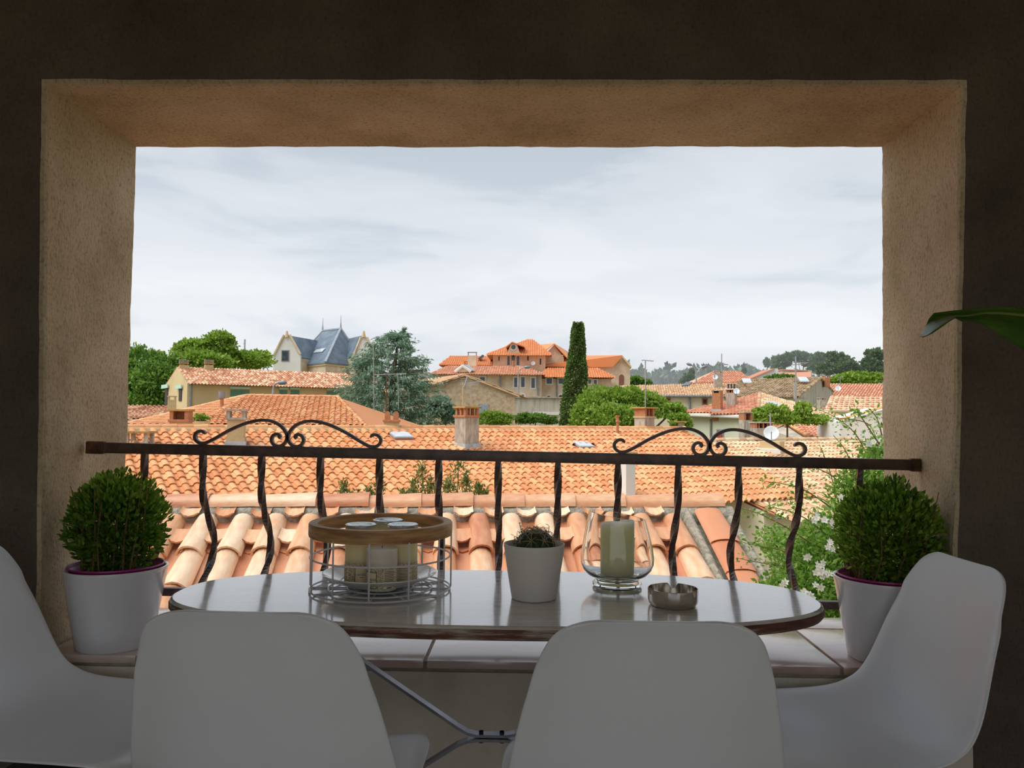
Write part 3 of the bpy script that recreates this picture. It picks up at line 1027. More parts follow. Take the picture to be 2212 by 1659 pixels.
def LP(px, py, y=1.56): return at_y(px, py, y)
rows_px = [((1990, 727), (1991, 727), (1992, 728), 1.50), ((2001, 705), (2006, 708), (2014, 719), 1.50), ((2008, 688), (2020, 697), (2034, 706), 1.51), ((2018, 676), (2038, 689), (2050, 694), 1.52),
           ((2040, 673), (2056, 684), (2063, 686), 1.53), ((2066, 670), (2080, 684), (2080, 695), 1.54), ((2096, 667), (2104, 681), (2096, 693), 1.55), ((2128, 665), (2130, 677), (2118, 698), 1.56),
           ((2160, 663), (2160, 677), (2152, 718), 1.57), ((2195, 664), (2192, 680), (2186, 741), 1.58), ((2235, 668), (2232, 684), (2228, 763), 1.59), ((2280, 678), (2276, 692), (2272, 772), 1.58),
           ((2330, 695), (2326, 706), (2322, 768), 1.57), ((2375, 716), (2374, 722), (2370, 745), 1.56), ((2400, 733), (2400, 734), (2400, 736), 1.55)]
rows = [(LP(*a, y + .03), LP(*b, y), LP(*c, y - .05)) for (a, b, c, y) in rows_px]
bl = leaf_strip(rows, BLEAF, bp_)
MB().tube([r_[1] for r_ in rows[2:]], [.0012 + .0004 * i for i in range(len(rows) - 2)], 6).build('midrib', BRIB, bl, True, True)
tipz = rows[-1][1]
crown = Vector((1.48, 1.50, .92))
MB().tube([tipz, tipz.lerp(crown, .5) + Vector((.02, 0, .06)), crown], [.007, .010, .014], 8).build('leaf_stalk', PSTEM, bp_, True, True)
MB().tube([(1.48, 1.5, .27), (1.475, 1.5, .6), crown], [.035, .028, .017], 12).build('stem', PSTEM, bp_, True, True)
for (dx, dy, hz) in ((.30, -.35, .55), (.12, -.55, .35), (.34, .12, .50)):
    e = crown + Vector((dx, dy, hz)); mid = crown.lerp(e, .5) + Vector((0, 0, .16))
    MB().tube(smooth_path([tuple(crown), tuple(crown.lerp(mid, .6)), tuple(mid)], 3), [.013, .012, .011, .010, .009, .009, .008], 8).build('leaf_stalk', PSTEM, bp_, True, True)
    path = [mid.lerp(e, t) + Vector((0, 0, .12 * math.sin(t * 2.6))) for t in [i / 9 for i in range(10)]]
    sd = Vector((dx, dy, 0)).normalized().cross(Vector((0, 0, 1)))
    wd = [.004, .05, .085, .10, .105, .10, .09, .07, .04, .003]
    leaf_strip([(p + sd * w + Vector((0, 0, .02)), p, p - sd * w + Vector((0, 0, .02))) for p, w in zip(path, wd)], BLEAF, bp_)
MB().lathe([(0, 0), (.13, 0), (.165, .27), (.172, .28), (.160, .28), (.155, .255), (0, .255)], 40, (1.48, 1.5, 0)).build('pot', pmat('clay_pot', s2l(150, 90, 60), s2l(170, 106, 74), 6, 0.8), bp_, True, True)
MB().disc((1.48, 1.5, .262), .156).build('soil', SOIL, bp_, False, True)

# ================================================================== outside: clay tile roofs
TILE_NEAR = pmat('pale_canal_tile', s2l(190, 120, 84), s2l(220, 166, 124), 8, 0.36, c3=s2l(244, 216, 184), tint=0.38, lo=0.26, hi=0.74, bump=0.30, bscale=26, spec=0.5, rrough=0.14, stretch=(1.6, .55, 1.6), detail=7)
TILE_PAN = pmat('red_pan_tile', s2l(196, 122, 84), s2l(212, 144, 104), 7, 0.5, c3=s2l(224, 164, 126), tint=0.6, lo=0.15, hi=0.9, bump=0.15, bscale=30)
TILE_MAIN = pmat('orange_roman_tile', s2l(202, 128, 76), s2l(218, 152, 98), 3, 0.5, c3=s2l(232, 180, 128), tint=0.72, lo=0.08, hi=0.95, bump=0.1, bscale=20)
TILE_TAN = pmat('straw_roman_tile', s2l(194, 146, 106), s2l(214, 174, 132), 3, 0.55, c3=s2l(234, 206, 168), tint=0.75, lo=0.08, hi=0.92)
TILE_SALMON = pmat('salmon_tile', s2l(196, 124, 92), s2l(212, 146, 112), 3, 0.55, c3=s2l(228, 174, 140), tint=0.7, lo=0.1, hi=0.9)
TILE_OLD = pmat('mixed_old_tile', s2l(168, 106, 76), s2l(208, 148, 108), 3, 0.65, c3=s2l(238, 208, 172), tint=0.85, lo=0.1, hi=0.95)
TILE_LICHEN = pmat('lichen_grey_tile', s2l(126, 104, 80), s2l(172, 146, 112), 2, 0.75, c3=s2l(206, 180, 140), tint=0.75, lo=0.1, hi=0.95)
TILE_ORANGE = pmat('bright_orange_tile', s2l(210, 124, 68), s2l(220, 138, 82), 0.6, 0.55, c3=s2l(228, 156, 102), tint=0.6, lo=0.1, hi=0.9)
MORTAR = pmat('rough_mortar', s2l(140, 134, 120), s2l(168, 160, 144), 26, 0.95, bump=0.9, bscale=50, c3=s2l(188, 178, 158), bdist=0.02)
RENDER_CREAM = pmat('cream_render', s2l(222, 210, 180), s2l(230, 218, 190), 0.8, 0.9, bump=0.08, bscale=30)
RENDER_TAN = pmat('tan_render', s2l(204, 178, 132), s2l(216, 192, 146), 0.5, 0.9)
RENDER_GREY = pmat('grey_weathered_render', s2l(164, 156, 140), s2l(190, 180, 162), 1.2, 0.9, c3=s2l(202, 192, 174), stretch=(2, 2, .4))
RENDER_STONE = pmat('stone_render', s2l(192, 172, 144), s2l(212, 192, 164), 0.7, 0.9, c3=s2l(222, 206, 182))
RENDER_GREEN = pmat('pale_green_render', s2l(206, 210, 182), s2l(216, 218, 192), 0.7, 0.9)
RENDER_WHITE = pmat('white_render', s2l(222, 218, 208), s2l(230, 226, 218), 0.5, 0.85)
RENDER_RUBBLE = pmat('rubble_wall', s2l(172, 148, 118), s2l(196, 172, 140), 3.5, 0.95, c3=s2l(212, 188, 156), bump=0.3, bscale=8, detail=6)
CHIM_GREY = pmat('chimney_grey', s2l(148, 138, 124), s2l(176, 164, 148), 4, 0.9, c3=s2l(192, 182, 166), stretch=(3, 3, .8))
CHIM_TAN = pmat('chimney_tan', s2l(182, 160, 120), s2l(196, 174, 134), 4, 0.9)
CHIM_BRICK = pmat('chimney_brick', s2l(170, 110, 76), s2l(190, 132, 94), 9, 0.9)
LICHEN_CAP = pmat('lichen_slab', s2l(140, 116, 84), s2l(176, 138, 82), 12, 0.95, c3=s2l(196, 150, 60))
ZINC = pmat('zinc', s2l(120, 124, 128), s2l(146, 150, 154), 5, 0.45, metal=0.4)
LEAD = pmat('lead_flashing', s2l(160, 166, 170), s2l(186, 190, 194), 6, 0.5)
PANE = pmat('dark_window_pane', s2l(60, 68, 78), s2l(86, 94, 104), 2, 0.12)
SKYPANE = pmat('pale_roof_glass', s2l(196, 206, 212), s2l(214, 222, 226), 2, 0.1, coat=0.5)
WHITEF = pmat('white_frame', s2l(214, 212, 204), s2l(222, 220, 212), 4, 0.6)
GREENSH = pmat('green_shutter', s2l(86, 128, 104), s2l(98, 140, 114), 4, 0.6)
MINT = pmat('mint_awning', s2l(176, 216, 196), s2l(188, 224, 206), 4, 0.6)
DARKW = pmat('dark_opening', s2l(52, 44, 40), s2l(70, 60, 54), 4, 0.8)


# ---- tile shapes: x across, -y down the slope, z up
def tile_roman(w, l, seg=6, lift=.022, hb=.052, lip=.013):
    prof = []
    for k in range(3):
        t = k / 3
        prof.append((-w * .5 + w * .36 * t, -.012 * math.sin(t * math.pi)))
    for k in range(seg + 1):
        a = math.pi * (1 - k / seg)
        prof.append((w * .19 + w * .325 * math.cos(a), hb * math.sin(a) ** .8))
    n = len(prof)
    V = [(x * .97, 0, z) for x, z in prof] + [(x * 1.01, -l, z * 1.03 + lift) for x, z in prof] + [(x * 1.01, -l + .002, z * 1.03 + lift - lip) for x, z in prof]
    F = [(k, k + 1, n + k + 1, n + k) for k in range(n - 1)] + [(n + k, n + k + 1, 2 * n + k + 1, 2 * n + k) for k in range(n - 1)]
    return np.array(V), np.array(F)


def tile_cover(l, r0, r1, seg=8, lip=.016, lift=.018, squash=.92):
    V, F = [], []
    for (r, y, z0) in ((r0, 0, 0), (r1, -l, lift), (r1 - lip, -l + .001, lift), (r1 - lip, -l * .85, lift)):
        for k in range(seg + 1):
            a = math.pi * k / seg
            V.append((r * math.cos(a), y, z0 + r * squash * math.sin(a)))
    m = seg + 1
    for i in range(3):
        F += [(i * m + k, i * m + k + 1, (i + 1) * m + k + 1, (i + 1) * m + k) for k in range(seg)]
    return np.array(V), np.array(F)


def tile_pan(l, r0, r1, seg=6, lip=.014, dip=.72):
    V, F = [], []
    for (r, y, dz, rnd) in ((r0, 0, 0, 0), (r1, -l * .82, .012, 0), (r1, -l, .016, 1), (r1, -l + .001, .016 - lip, 1)):
        for k in range(seg + 1):
            a = math.pi * k / seg
            yy = y + (abs(math.cos(a)) ** 2 * .045 if rnd else 0)
            V.append((r * math.cos(a), yy, dz - r * dip * math.sin(a)))
    m = seg + 1
    for i in range(3):
        F += [(i * m + k, i * m + k + 1, (i + 1) * m + k + 1, (i + 1) * m + k) for k in range(seg)]
    return np.array(V), np.array(F)


_TM = {}


def shared_tiles(key, VF, mat, n=5, smooth=True):
    if key not in _TM:
        out = []
        rs = np.random.RandomState(len(_TM))
        for i in range(n):
            V = VF[0] + 0.0
            V[:, 2] += (rs.rand() - .5) * .006
            V = V + rs.normal(size=V.shape) * .0008
            me = np_mesh('tile', V, VF[1], mat, smooth)
            me.set_sharp_from_angle(angle=R(45))
            out.append(me)
        _TM[key] = out
    return _TM[key]


def in_poly(a, b, poly):
    c = False
    n = len(poly)
    for i in range(n):
        x1, y1 = poly[i]; x2, y2 = poly[(i + 1) % n]
        if (y1 > b) != (y2 > b) and a < (x2 - x1) * (b - y1) / (y2 - y1) + x1: c = not c
    return c


def lay_tiles(parent, pts, pw, cl, VF, mat, key, name='tile', n_single=0, see=None, seed=0, jit=.006, holes=(), updir=None, half=0.0, skew=0.0, margin=0.0, drop=0.0):
    """cover a planar roof polygon (world points) with tiles; the n_single nearest that can be seen are objects of their own"""
    pts = [Vector(p) for p in pts]
    n = (pts[1] - pts[0]).cross(pts[2] - pts[0]).normalized()
    if n.z < 0: n = -n
    if updir is None:
        v = Vector((0, 0, -1)); v = (v - n * v.dot(n)).normalized()
    else:
        v = -Vector(updir); v = (v - n * v.dot(n)).normalized()
    u = (-v).cross(n).normalized()      # x = u, y = -v, z = n
    O = pts[0]
    P2 = [((p - O).dot(u), (p - O).dot(v)) for p in pts]
    a0, a1 = min(p[0] for p in P2), max(p[0] for p in P2)
    b0, b1 = min(p[1] for p in P2), max(p[1] for p in P2)
    rot = Matrix((u, -v, n)).transposed()
    Wi = WM[parent.name].inverted()
    q = random.Random(seed)
    lst = []
    for i in range(int((a1 - a0) / pw) + 2):
        for j in range(int((b1 - b0) / cl) + 2):
            a = a0 + (i + .5 + half) * pw
            b = b0 + j * cl
            if not in_poly(a, min(b + cl * .5, b1 - .001), P2): continue
            if any(h[0] < a < h[1] and h[2] < b + cl * .5 < h[3] for h in holes): continue
            p = O + u * a + v * b + n * (drop + q.uniform(0, jit)) + u * q.uniform(-jit, jit)
            lst.append((p, q.uniform(-1, 1), q.random()))
    near = []
    if n_single:
        cand = []
        for k, (p, _, _) in enumerate(lst):
            c = p + v * cl * .5
            if (c - EYE).y < .5: continue
            px, py = proj(c)
            if see is None or see(px, py): cand.append(((c - EYE).length, k))
        cand.sort()
        near = [k for _, k in cand[:n_single]]
    ns = set(near)
    meshes = shared_tiles(key, VF, mat) if near else None
    for k in near:
        p, t, _ = lst[k]
        o = bpy.data.objects.new(name, meshes[q.randrange(len(meshes))])
        link(o, parent)
        o.matrix_local = Wi @ (Matrix.Translation(p) @ (rot @ Matrix.Rotation(R(t * 1.0), 3, 'Z')).to_4x4())
    rest = [x for k, x in enumerate(lst) if k not in ns]
    if rest:
        RM = np.array(rot)
        base = VF[0] @ RM.T
        Pp = np.array([tuple(x[0]) for x in rest])
        V = (base[None] + Pp[:, None]).reshape(-1, 3)
        m = len(VF[0])
        F = (VF[1][None] + (np.arange(len(rest)) * m)[:, None, None]).reshape(-1, VF[1].shape[1])
        Mi = np.array(Wi)
        V = V @ Mi[:3, :3].T + Mi[:3, 3]
        o = bpy.data.objects.new(name + '_field', np_mesh(name + '_field', V, F, mat, True, np.repeat([x[2] for x in rest], m)))
        o.data.set_sharp_from_angle(angle=R(45))
        link(o, parent)
        o['kind'] = 'stuff'
    return u, v, n


def cap_row(parent, a, b, r, ex, mat, key, name='ridge_tile', single=True, n_max=300, squash=.9, seed=0, flip=False):
    """half-round ridge or hip tiles from a to b (world)"""
    a, b = Vector(a), Vector(b)
    if flip: a, b = b, a
    d = (b - a).normalized()
    L = (b - a).length
    side = d.cross(Vector((0, 0, 1))).normalized()
    up = side.cross(d)
    VF = tile_cover(ex * 1.12, r * .9, r, 8, .014, .010, squash)
    rot = Matrix((side, -d, up)).transposed()
    if rot.determinant() < 0: rot = Matrix((-side, -d, up)).transposed()
    Wi = WM[parent.name].inverted()
    ms = shared_tiles(key, VF, mat, 3)
    q = random.Random(seed)
    n = int(L / ex)
    if single:
        for k in range(n + 1):
            o = bpy.data.objects.new(name, ms[q.randrange(3)])
            link(o, parent)
            o.matrix_local = Wi @ (Matrix.Translation(a + d * ex * k + up * q.uniform(-.004, .004)) @ rot.to_4x4())
    else:
        base = VF[0] @ np.array(rot).T
        Pp = np.array([tuple(a + d * ex * k) for k in range(n + 1)])
        V = (base[None] + Pp[:, None]).reshape(-1, 3)
        m = len(VF[0])
        F = (VF[1][None] + (np.arange(n + 1) * m)[:, None, None]).reshape(-1, 4)
        Mi = np.array(Wi); V = V @ Mi[:3, :3].T + Mi[:3, 3]
        o = bpy.data.objects.new(name + '_row', np_mesh(name + '_row', V, F, mat, True, np.repeat(NR.rand(n + 1), m)))
        link(o, parent)
        o['kind'] = 'stuff'


def on_frame(px, py): return 270 < px < 1915 and 690 < py < 1330


# ================================================================== the neighbour's low roof just below the window
GZ = -6.0
az = R(-6.3)
ur = Vector((math.cos(az), -math.sin(az), 0)); vr_h = Vector((-math.sin(az) * -1, -math.cos(az), 0))
vr_h = Vector((ur.y, -ur.x, 0))
SL = .50
CR = Vector((-.374, 5.90, .42))
nr = thing('low_tiled_house', 'low house with pale canal tile roof right below the railing', 'house', (-1.0, 5.0, GZ))
RA, RB = CR + ur * -4.6, CR + ur * 1.88
vd = (vr_h + Vector((0, 0, -SL))).normalized()
LEN = 2.55
wallb = MB()
ea, eb = RA + vd * LEN, RB + vd * LEN
back = -vr_h * 2.6 + Vector((0, 0, -1.25))
for (p, q_) in ((RA, RB),):
    dn = Vector((0, 0, -.16))
    gl = [ea + dn + vr_h * -.1, RA + dn, RA + back + dn, Vector((*(RA + back)[:2], GZ)), Vector((*(ea - vr_h * .1)[:2], GZ))]
    wallb.slab(gl, (RB - RA) - ur * .06)
wallb.build('wall', RENDER_CREAM, nr, False, True)
roof = MB().slab([RA, RB, eb, ea], (0, 0, -.06)).build('roof', MORTAR, nr, False, True)
MB().slab([RA, RB, RB + back, RA + back], (0, 0, -.06)).build('back_roof', TILE_MAIN, nr, False, True)
# pans first, covers over them, mortar at ridge and verge
nrm = ur.cross(-vd).normalized()
if nrm.z < 0: nrm = -nrm
lay_tiles(roof, [RA + vd * .10, RB + vd * .10 - ur * .44, eb - ur * .44, ea], .235, .355, tile_pan(.42, .074, .084), TILE_PAN, 'pan', 'pan_tile', 300, on_frame, 4, .004, half=.5, drop=.066)
lay_tiles(roof, [RA + vd * .16, RB + vd * .16 - ur * .40, eb - ur * .40, ea], .235, .355, tile_cover(.43, .073, .088), TILE_NEAR, 'cover', 'cover_tile', 300, on_frame, 5, .010, drop=.030)
# short tongues bedded in the mortar under the ridge
lay_tiles(roof, [RA + vd * .015, RB + vd * .015 - ur * .44, RB + vd * .20 - ur * .44, RA + vd * .20], .235, .3, tile_pan(.17, .066, .070, 6, .014, .24), TILE_NEAR, 'tongue', 'tongue_tile', 300, on_frame, 9, .012, half=.5, drop=.085)


def rough_strip(a, b, w, h, n=60, seed=0, side=None):
    """lumpy mortar fillet from a to b"""
    a, b = Vector(a), Vector(b)
    d = (b - a).normalized()
    side = Vector(side).normalized()
    up = side.cross(d)
    if up.z < 0: up = -up
    vs, fs, m = [], [], 7
    for i in range(n + 1):
        p = a.lerp(b, i / n)
        for k in range(m):
            t = k / (m - 1)
            e = noise.noise(Vector((i * .61 + seed, k * .8, 0))) * .5 + noise.noise(Vector((i * 1.9, k * 1.7, seed))) * .4
            vs.append(p + side * (w * (t - .5) + .012 * e * (1 if k in (0, m - 1) else .3)) + up * (h * math.sin(math.pi * t) ** .6 + .010 * e))
    for i in range(n):
        for k in range(m - 1):
            fs.append((i * m + k, i * m + k + 1, (i + 1) * m + k + 1, (i + 1) * m + k))
    return MB().add(vs, fs)


rough_strip(RA + vd * .07, RB + vd * .07, .20, .085, 140, 1, vd).build('ridge_mortar', MORTAR, roof, True, True)
rough_strip(RB - ur * .355 + vd * .06, eb - ur * .355, .10, .085, 50, 2, ur).build('verge_mortar', MORTAR, roof, True, True)
rough_strip(RB - ur * .03 + vd * .06, eb - ur * .03, .10, .06, 50, 3, ur).build('verge_mortar', MORTAR, roof, True, True)
lay_tiles(roof, [RB - ur * .30 + vd * .10, RB - ur * .065 + vd * .10, eb - ur * .065, eb - ur * .30], .235, .33, tile_cover(.42, .100, .108, 8, .014, .014, .34), TILE_PAN, 'verge', 'verge_tile', 300, on_frame, 6, .004, drop=.07, half=-.1)
cap_row(roof, RA + Vector((0, 0, .045)), RB + Vector((0, 0, .045)) - ur * .30, .105, .375, TILE_NEAR, 'ridge_near', seed=2, squash=.85)

# ================================================================== the long orange roof
ur2 = Vector((math.sin(R(57)), math.cos(R(57)), 0)); vh2 = Vector((ur2.y, -ur2.x, 0))
B2 = at_y(1468, 931, 31.0); B2.z = .78
A2 = B2 - ur2 * 22.2
SL2, T2 = .345, 5.35
E2b = B2 + vh2 * T2 + Vector((0, 0, -SL2 * T2)); E2a = E2b - ur2 * 22.2
mh = thing('long_orange_house', 'long house with orange roman tile roof behind the railing', 'house', ((A2.x + B2.x) / 2, (A2.y + B2.y) / 2, GZ))
bk2 = -vh2 * T2 + Vector((0, 0, -SL2 * T2))
g = -vh2 * .5
mb = MB()
dn = Vector((0, 0, -.12))
gp = [E2b - vh2 * .45 + dn + Vector((0, 0, .0)), B2 + dn, B2 + bk2 + vh2 * .45 + dn, Vector((*(B2 + bk2 + vh2 * .45)[:2], GZ)), Vector((*(E2b - vh2 * .45)[:2], GZ))]
mb.slab([p - ur2 * .12 for p in gp], -ur2 * 21.9)
house_wall = mb.build('wall', RENDER_CREAM, mh, False, True)
mroof = MB().slab([A2, B2, E2b, E2a], (0, 0, -.05)).build('roof', TILE_PAN, mh, False, True)
MB().slab([A2, B2, B2 + bk2, A2 + bk2], (0, 0, -.05)).build('back_roof', TILE_MAIN, mh, False, True)
n2 = (B2 - A2).cross(E2a - A2).normalized()
if n2.z < 0: n2 = -n2
v2 = (vh2 + Vector((0, 0, -SL2))).normalized()


def roof_ab(px, py):
    p = at_plane(px, py, A2, n2)
    return p, (p - A2).dot(ur2), (p - A2).dot(v2)


ROMAN = tile_roman(.252, .415, 6, .034, .066, .026)
sk = []
for (x0, y0, x1, y1, x2, y2, x3, y3) in ((843, 935, 868, 933, 886, 948, 861, 950), (1232, 954, 1262, 952, 1283, 970, 1252, 972)):
    ab = [roof_ab(*p)[1:] for p in ((x0, y0), (x1, y1), (x2, y2), (x3, y3))]
    ca, cb = sum(a for a, _ in ab) / 4, sum(b for _, b in ab) / 4
    sk.append((ca, cb))


def main_see(px, py): return 280 < px < 1720 and 915 < py < (1096 - (px - 300) * .010)


lay_tiles(mroof, [A2 + v2 * .1, B2 + v2 * .1, E2b + v2 * .05, E2a + v2 * .05], .252, .372, ROMAN, TILE_MAIN, 'roman', 'roof_tile', 300, main_see, 21, .006,
          holes=[(a - .42, a + .42, b - .30, b + .42) for a, b in sk])
cap_row(mroof, A2 + Vector((0, 0, .0)), B2 + Vector((0, 0, .0)), .135, .40, TILE_MAIN, 'ridge_main', seed=3, squash=.8)
rough_strip(A2 + v2 * .12, B2 + v2 * .12, .24, .07, 160, 4, v2).build('ridge_mortar', pmat('tan_mortar', s2l(176, 148, 108), s2l(190, 162, 122), 6, .95), mroof, True, True)
cap_row(mroof, A2 + ur2 * 1.2 + v2 * .1 + Vector((0, 0, .05)), E2a + ur2 * 1.2 + Vector((0, 0, .05)), .11, .36, TILE_OLD, 'verge_main', 'verge_tile', seed=5)
for (a, b) in sk:
    c = A2 + ur2 * a + v2 * (b + .06) + n2 * .05
    rot = Matrix((ur2, -v2, n2)).transposed()
    fr = MB().bbox(c, (.62, .50, .06), .01, rot).build('skylight', LEAD, mroof, False, True)
    MB().bbox(c + n2 * .024, (.54, .42, .03), .006, rot).build('skylight_pane', SKYPANE, mroof, False, True)
# gutter along the eave
gut = [E2a + v2 * .10 + Vector((0, 0, -.07)) + ur2 * (21.5 * i / 20) for i in range(21)]
MB().tube(gut, .06, 8).build('gutter', ZINC, mh, True, True)
MB().slab([E2a + Vector((0, 0, -.06)), E2b + Vector((0, 0, -.06)), E2b - vh2 * .5 + Vector((0, 0, -.02)), E2a - vh2 * .5 + Vector((0, 0, -.02))], (0, 0, -.04)).build('eave_soffit', RENDER_CREAM, mh, False, True)
# window under the eave
wp0, wn = E2b - vh2 * .45, vh2
fr3 = Matrix((ur2, -vh2 * -1, Vector((0, 0, 1)))).transposed()


def wall_pt(px, py): return at_plane(px, py, wp0, wn)


def facade_box(mb, p, w, h, d, out=.0):
    mb.box(p + vh2 * out, (w, d, h), Matrix((ur2, vh2, Vector((0, 0, 1)))).transposed())


wa, wb = wall_pt(1560, 1112), wall_pt(1622, 1108)
wc = (wa + wb) / 2; ww = (wb - wa).length; wh = 1.45
cc = wc + Vector((0, 0, -wh / 2))
mb = MB(); facade_box(mb, cc, ww * .8, wh - .14, .05, .005); win = mb.build('window', PANE, mh, False, True)
mb = MB()
WX = lambda s, z: cc + ur2 * s + Vector((0, 0, z))
for s in (-1, 1):
    facade_box(mb, WX(s * ww * .45, 0), ww * .14, wh, .10, .03)
facade_box(mb, WX(0, wh * .46), ww * 1.06, .13, .12, .035)
mb.build('window_frame', pmat('beige_frame', s2l(196, 176, 140), s2l(204, 186, 152), 3, .7), win, False, True)
mb = MB(); facade_box(mb, WX(ww * .22, -.05), .05, wh * .85, .06, .02); mb.build('window_bar', WHITEF, win, False, True)


# ------------------------------------------------------------------ chimneys
def chimney(root, c, w, d, h, ang, mat, cap='slab', capmat=None, z_under=.6, cap_h=.25, pots=0, fl=True, over=.06, name='chimney', legs=2, belt=None):
    """c = centre of the foot on the roof (world); returns the shaft"""
    rot = Matrix.Rotation(ang, 3, 'Z')
    c = Vector(c)
    X, Y, Z = rot @ Vector((1, 0, 0)), rot @ Vector((0, 1, 0)), Vector((0, 0, 1))
    mb = MB().box(c + Z * ((h - z_under) / 2), (w, d, h + z_under), rot)
    sh = mb.build(name, mat, root, False, True)
    top = c + Z * h
    capmat = capmat or LICHEN_CAP
    if belt is not None:
        MB().bbox(top - Z * .02, (w + .07, d + .07, .07), .01, rot).build('belt', belt, sh, False, True)
    if fl:
        MB().box(c + Z * .03, (w + .10, d + .10, .16), rot).build('flashing', LEAD, sh, False, True)
    if cap == 'slab':
        mb = MB()
        for sx in (-1, 1):
            for k in range(legs):
                t = (k / (legs - 1) * 2 - 1) if legs > 1 else 0
                mb.box(top + X * (sx * (w / 2 - .05)) + Y * (t * (d / 2 - .05)) + Z * cap_h / 2, (.08, .08, cap_h), rot)
        mb.build('cap_legs', CHIM_BRICK if capmat is LICHEN_CAP else capmat, sh, False, True, kind='stuff')
        MB().bbox(top + Z * (cap_h + .03), (w + 2 * over, d + 2 * over, .06), .012, rot).build('cap_slab', capmat, sh, False, True)
    elif cap == 'brickslab':
        mb = MB()
        for sx in (-1, 1):
            mb.box(top + X * (sx * (w / 2 - .05)) + Z * cap_h / 2, (.10, d, cap_h), rot)
        mb.box(top + Y * (d / 2 - .05) + Z * cap_h / 2, (w - .2, .1, cap_h), rot)
        for k in range(1, pots + 1):
            mb.box(top + X * (w * (k / (pots + 1) - .5)) + Z * cap_h / 2, (.05, d * .9, cap_h), rot)
        mb.build('cap_bricks', CHIM_BRICK, sh, False, True, kind='stuff')
        MB().bbox(top + Z * (cap_h + .03), (w + 2 * over, d + 2 * over, .06), .012, rot).build('cap_slab', capmat, sh, False, True)
    elif cap == 'mitre':
        for sx in (-1, 1):
            ww_ = .16
            b0 = top + X * (sx * (w / 2 - .10))
            pts = [b0 + X * (-ww_ / 2), b0 + X * (ww_ / 2), b0 + X * (ww_ / 2) + Z * cap_h * .8, b0 + X * .03 + Z * cap_h, b0 - X * .03 + Z * cap_h, b0 - X * (ww_ / 2) + Z * cap_h * .8]
            MB().slab([p - Y * d * .4 for p in pts], Y * d * .8).build('mitre_tile', CHIM_BRICK, sh, False, True)
    return sh


def on_main(px, py): return at_plane(px, py, A2, n2)


def wpx(px0, px1, d): return (px1 - px0) / FPX * d


ang2 = math.atan2(ur2.y, ur2.x)
# hooded tan chimney, grey capped chimney, ridge chimneys
p = on_main(510, 962); d_ = p.y
c1 = chimney(mh, p, .42, .36, (962 - 906) / FPX * d_, ang2 - R(20), CHIM_TAN, None)
rot = Matrix.Rotation(ang2 - R(20), 3, 'Z'); tp = p + Vector((0, 0, (962 - 906) / FPX * d_))
MB().box(p + Vector((0, 0, .16)), (.47, .41, .10), rot).build('plinth', CHIM_TAN, c1, False, True)
MB().bbox(tp + Vector((0, 0, .02)), (.50, .44, .06), .01, rot).build('belt', CHIM_GREY, c1, False, True)
mb = MB()
for sx in (-1, 1):
    for sy in (-1, 1):
        mb.box(tp + rot @ Vector((sx * .19, sy * .16, .13)), (.09, .09, .17), rot)
mb.build('cap_legs', CHIM_GREY, c1, False, True, kind='stuff')
MB().bbox(tp + Vector((0, 0, .245)), (.58, .50, .05), .01, rot).build('cap_slab', CHIM_GREY, c1, False, True)
p = on_main(1008, 966); d_ = p.y
chimney(mh, p, .54, .50, (966 - 898) / FPX * d_, ang2 + R(12), CHIM_GREY, 'slab', LICHEN_CAP, cap_h=.22, legs=3, over=.06, belt=CHIM_BRICK)
p = B2 - ur2 * 1.55 - vh2 * .25 + Vector((0, 0, -.05))
p = at_y(1392, 921, (B2 - ur2 * 1.6).y + .3)
chimney(mh, p, .56, .52, (921 - 900) / FPX * p.y, ang2 + R(10), CHIM_GREY, 'brickslab', LICHEN_CAP, cap_h=.30, pots=1, over=.11, fl=False, belt=CHIM_TAN)
p = at_y(1334, 919, 28.6)
MB().lathe([(.05, -.3), (.05, .1), (.075, .12), (.075, .17), (.055, .19), (.06, .30), (.085, .32), (.085, .36), (.05, .36)], 14, p).build('chimney_pot', CHIM_BRICK, mh, True, True)
p = at_y(846, 922, 24.6)
chimney(mh, p, .46, .34, .20, ang2 - R(25), CHIM_TAN, 'mitre', cap_h=.28, fl=False, belt=CHIM_BRICK)
p = at_y(391, 926, 21.9)
chimney(mh, p, .50, .40, .24, ang2 - R(28), CHIM_TAN, 'brickslab', LICHEN_CAP, cap_h=.24, over=.04, fl=False, belt=CHIM_BRICK)
# hollow box chimney near the window jamb
p = on_main(301, 966)
c7 = MB().box(p + Vector((0, 0, -.05)), (.56, .46, .12), Matrix.Rotation(ang2 - R(30), 3, 'Z')).build('chimney', LICHEN_CAP, mh, False, True)
mb = MB(); rt = Matrix.Rotation(ang2 - R(30), 3, 'Z')
for sx in (-1, 1):
    for sy in (-1, 1):
        mb.box(p + rt @ Vector((sx * .23, sy * .17, .17)), (.09, .08, .34), rt)
mb.build('cap_legs', CHIM_GREY, c7, False, True, kind='stuff')
MB().bbox(p + Vector((0, 0, .37)), (.66, .54, .06), .01, rt).build('cap_slab', LICHEN_CAP, c7, False, True)
# tall square flue standing at the eave
p = on_main(1355, 1072)
chimney(mh, p, .34, .30, (1072 - 985) / FPX * p.y, ang2, RENDER_WHITE, 'slab', LICHEN_CAP, cap_h=.04, over=.05, z_under=1.0, fl=False, name='flue')
# little capped vent at the verge
p = at_y(1470, 944, 30.5)
v9 = MB().box(p + Vector((0, 0, .22)), (.15, .15, .64)).build('vent_pipe', CHIM_GREY, mh, False, True)
MB().slab([p + Vector((-.2, -.2, .56)), p + Vector((.2, -.2, .56)), p + Vector((.2, .2, .56)), p + Vector((-.2, .2, .56))], (0, 0, .05)).build('vent_cap', LICHEN_CAP, v9, False, True)

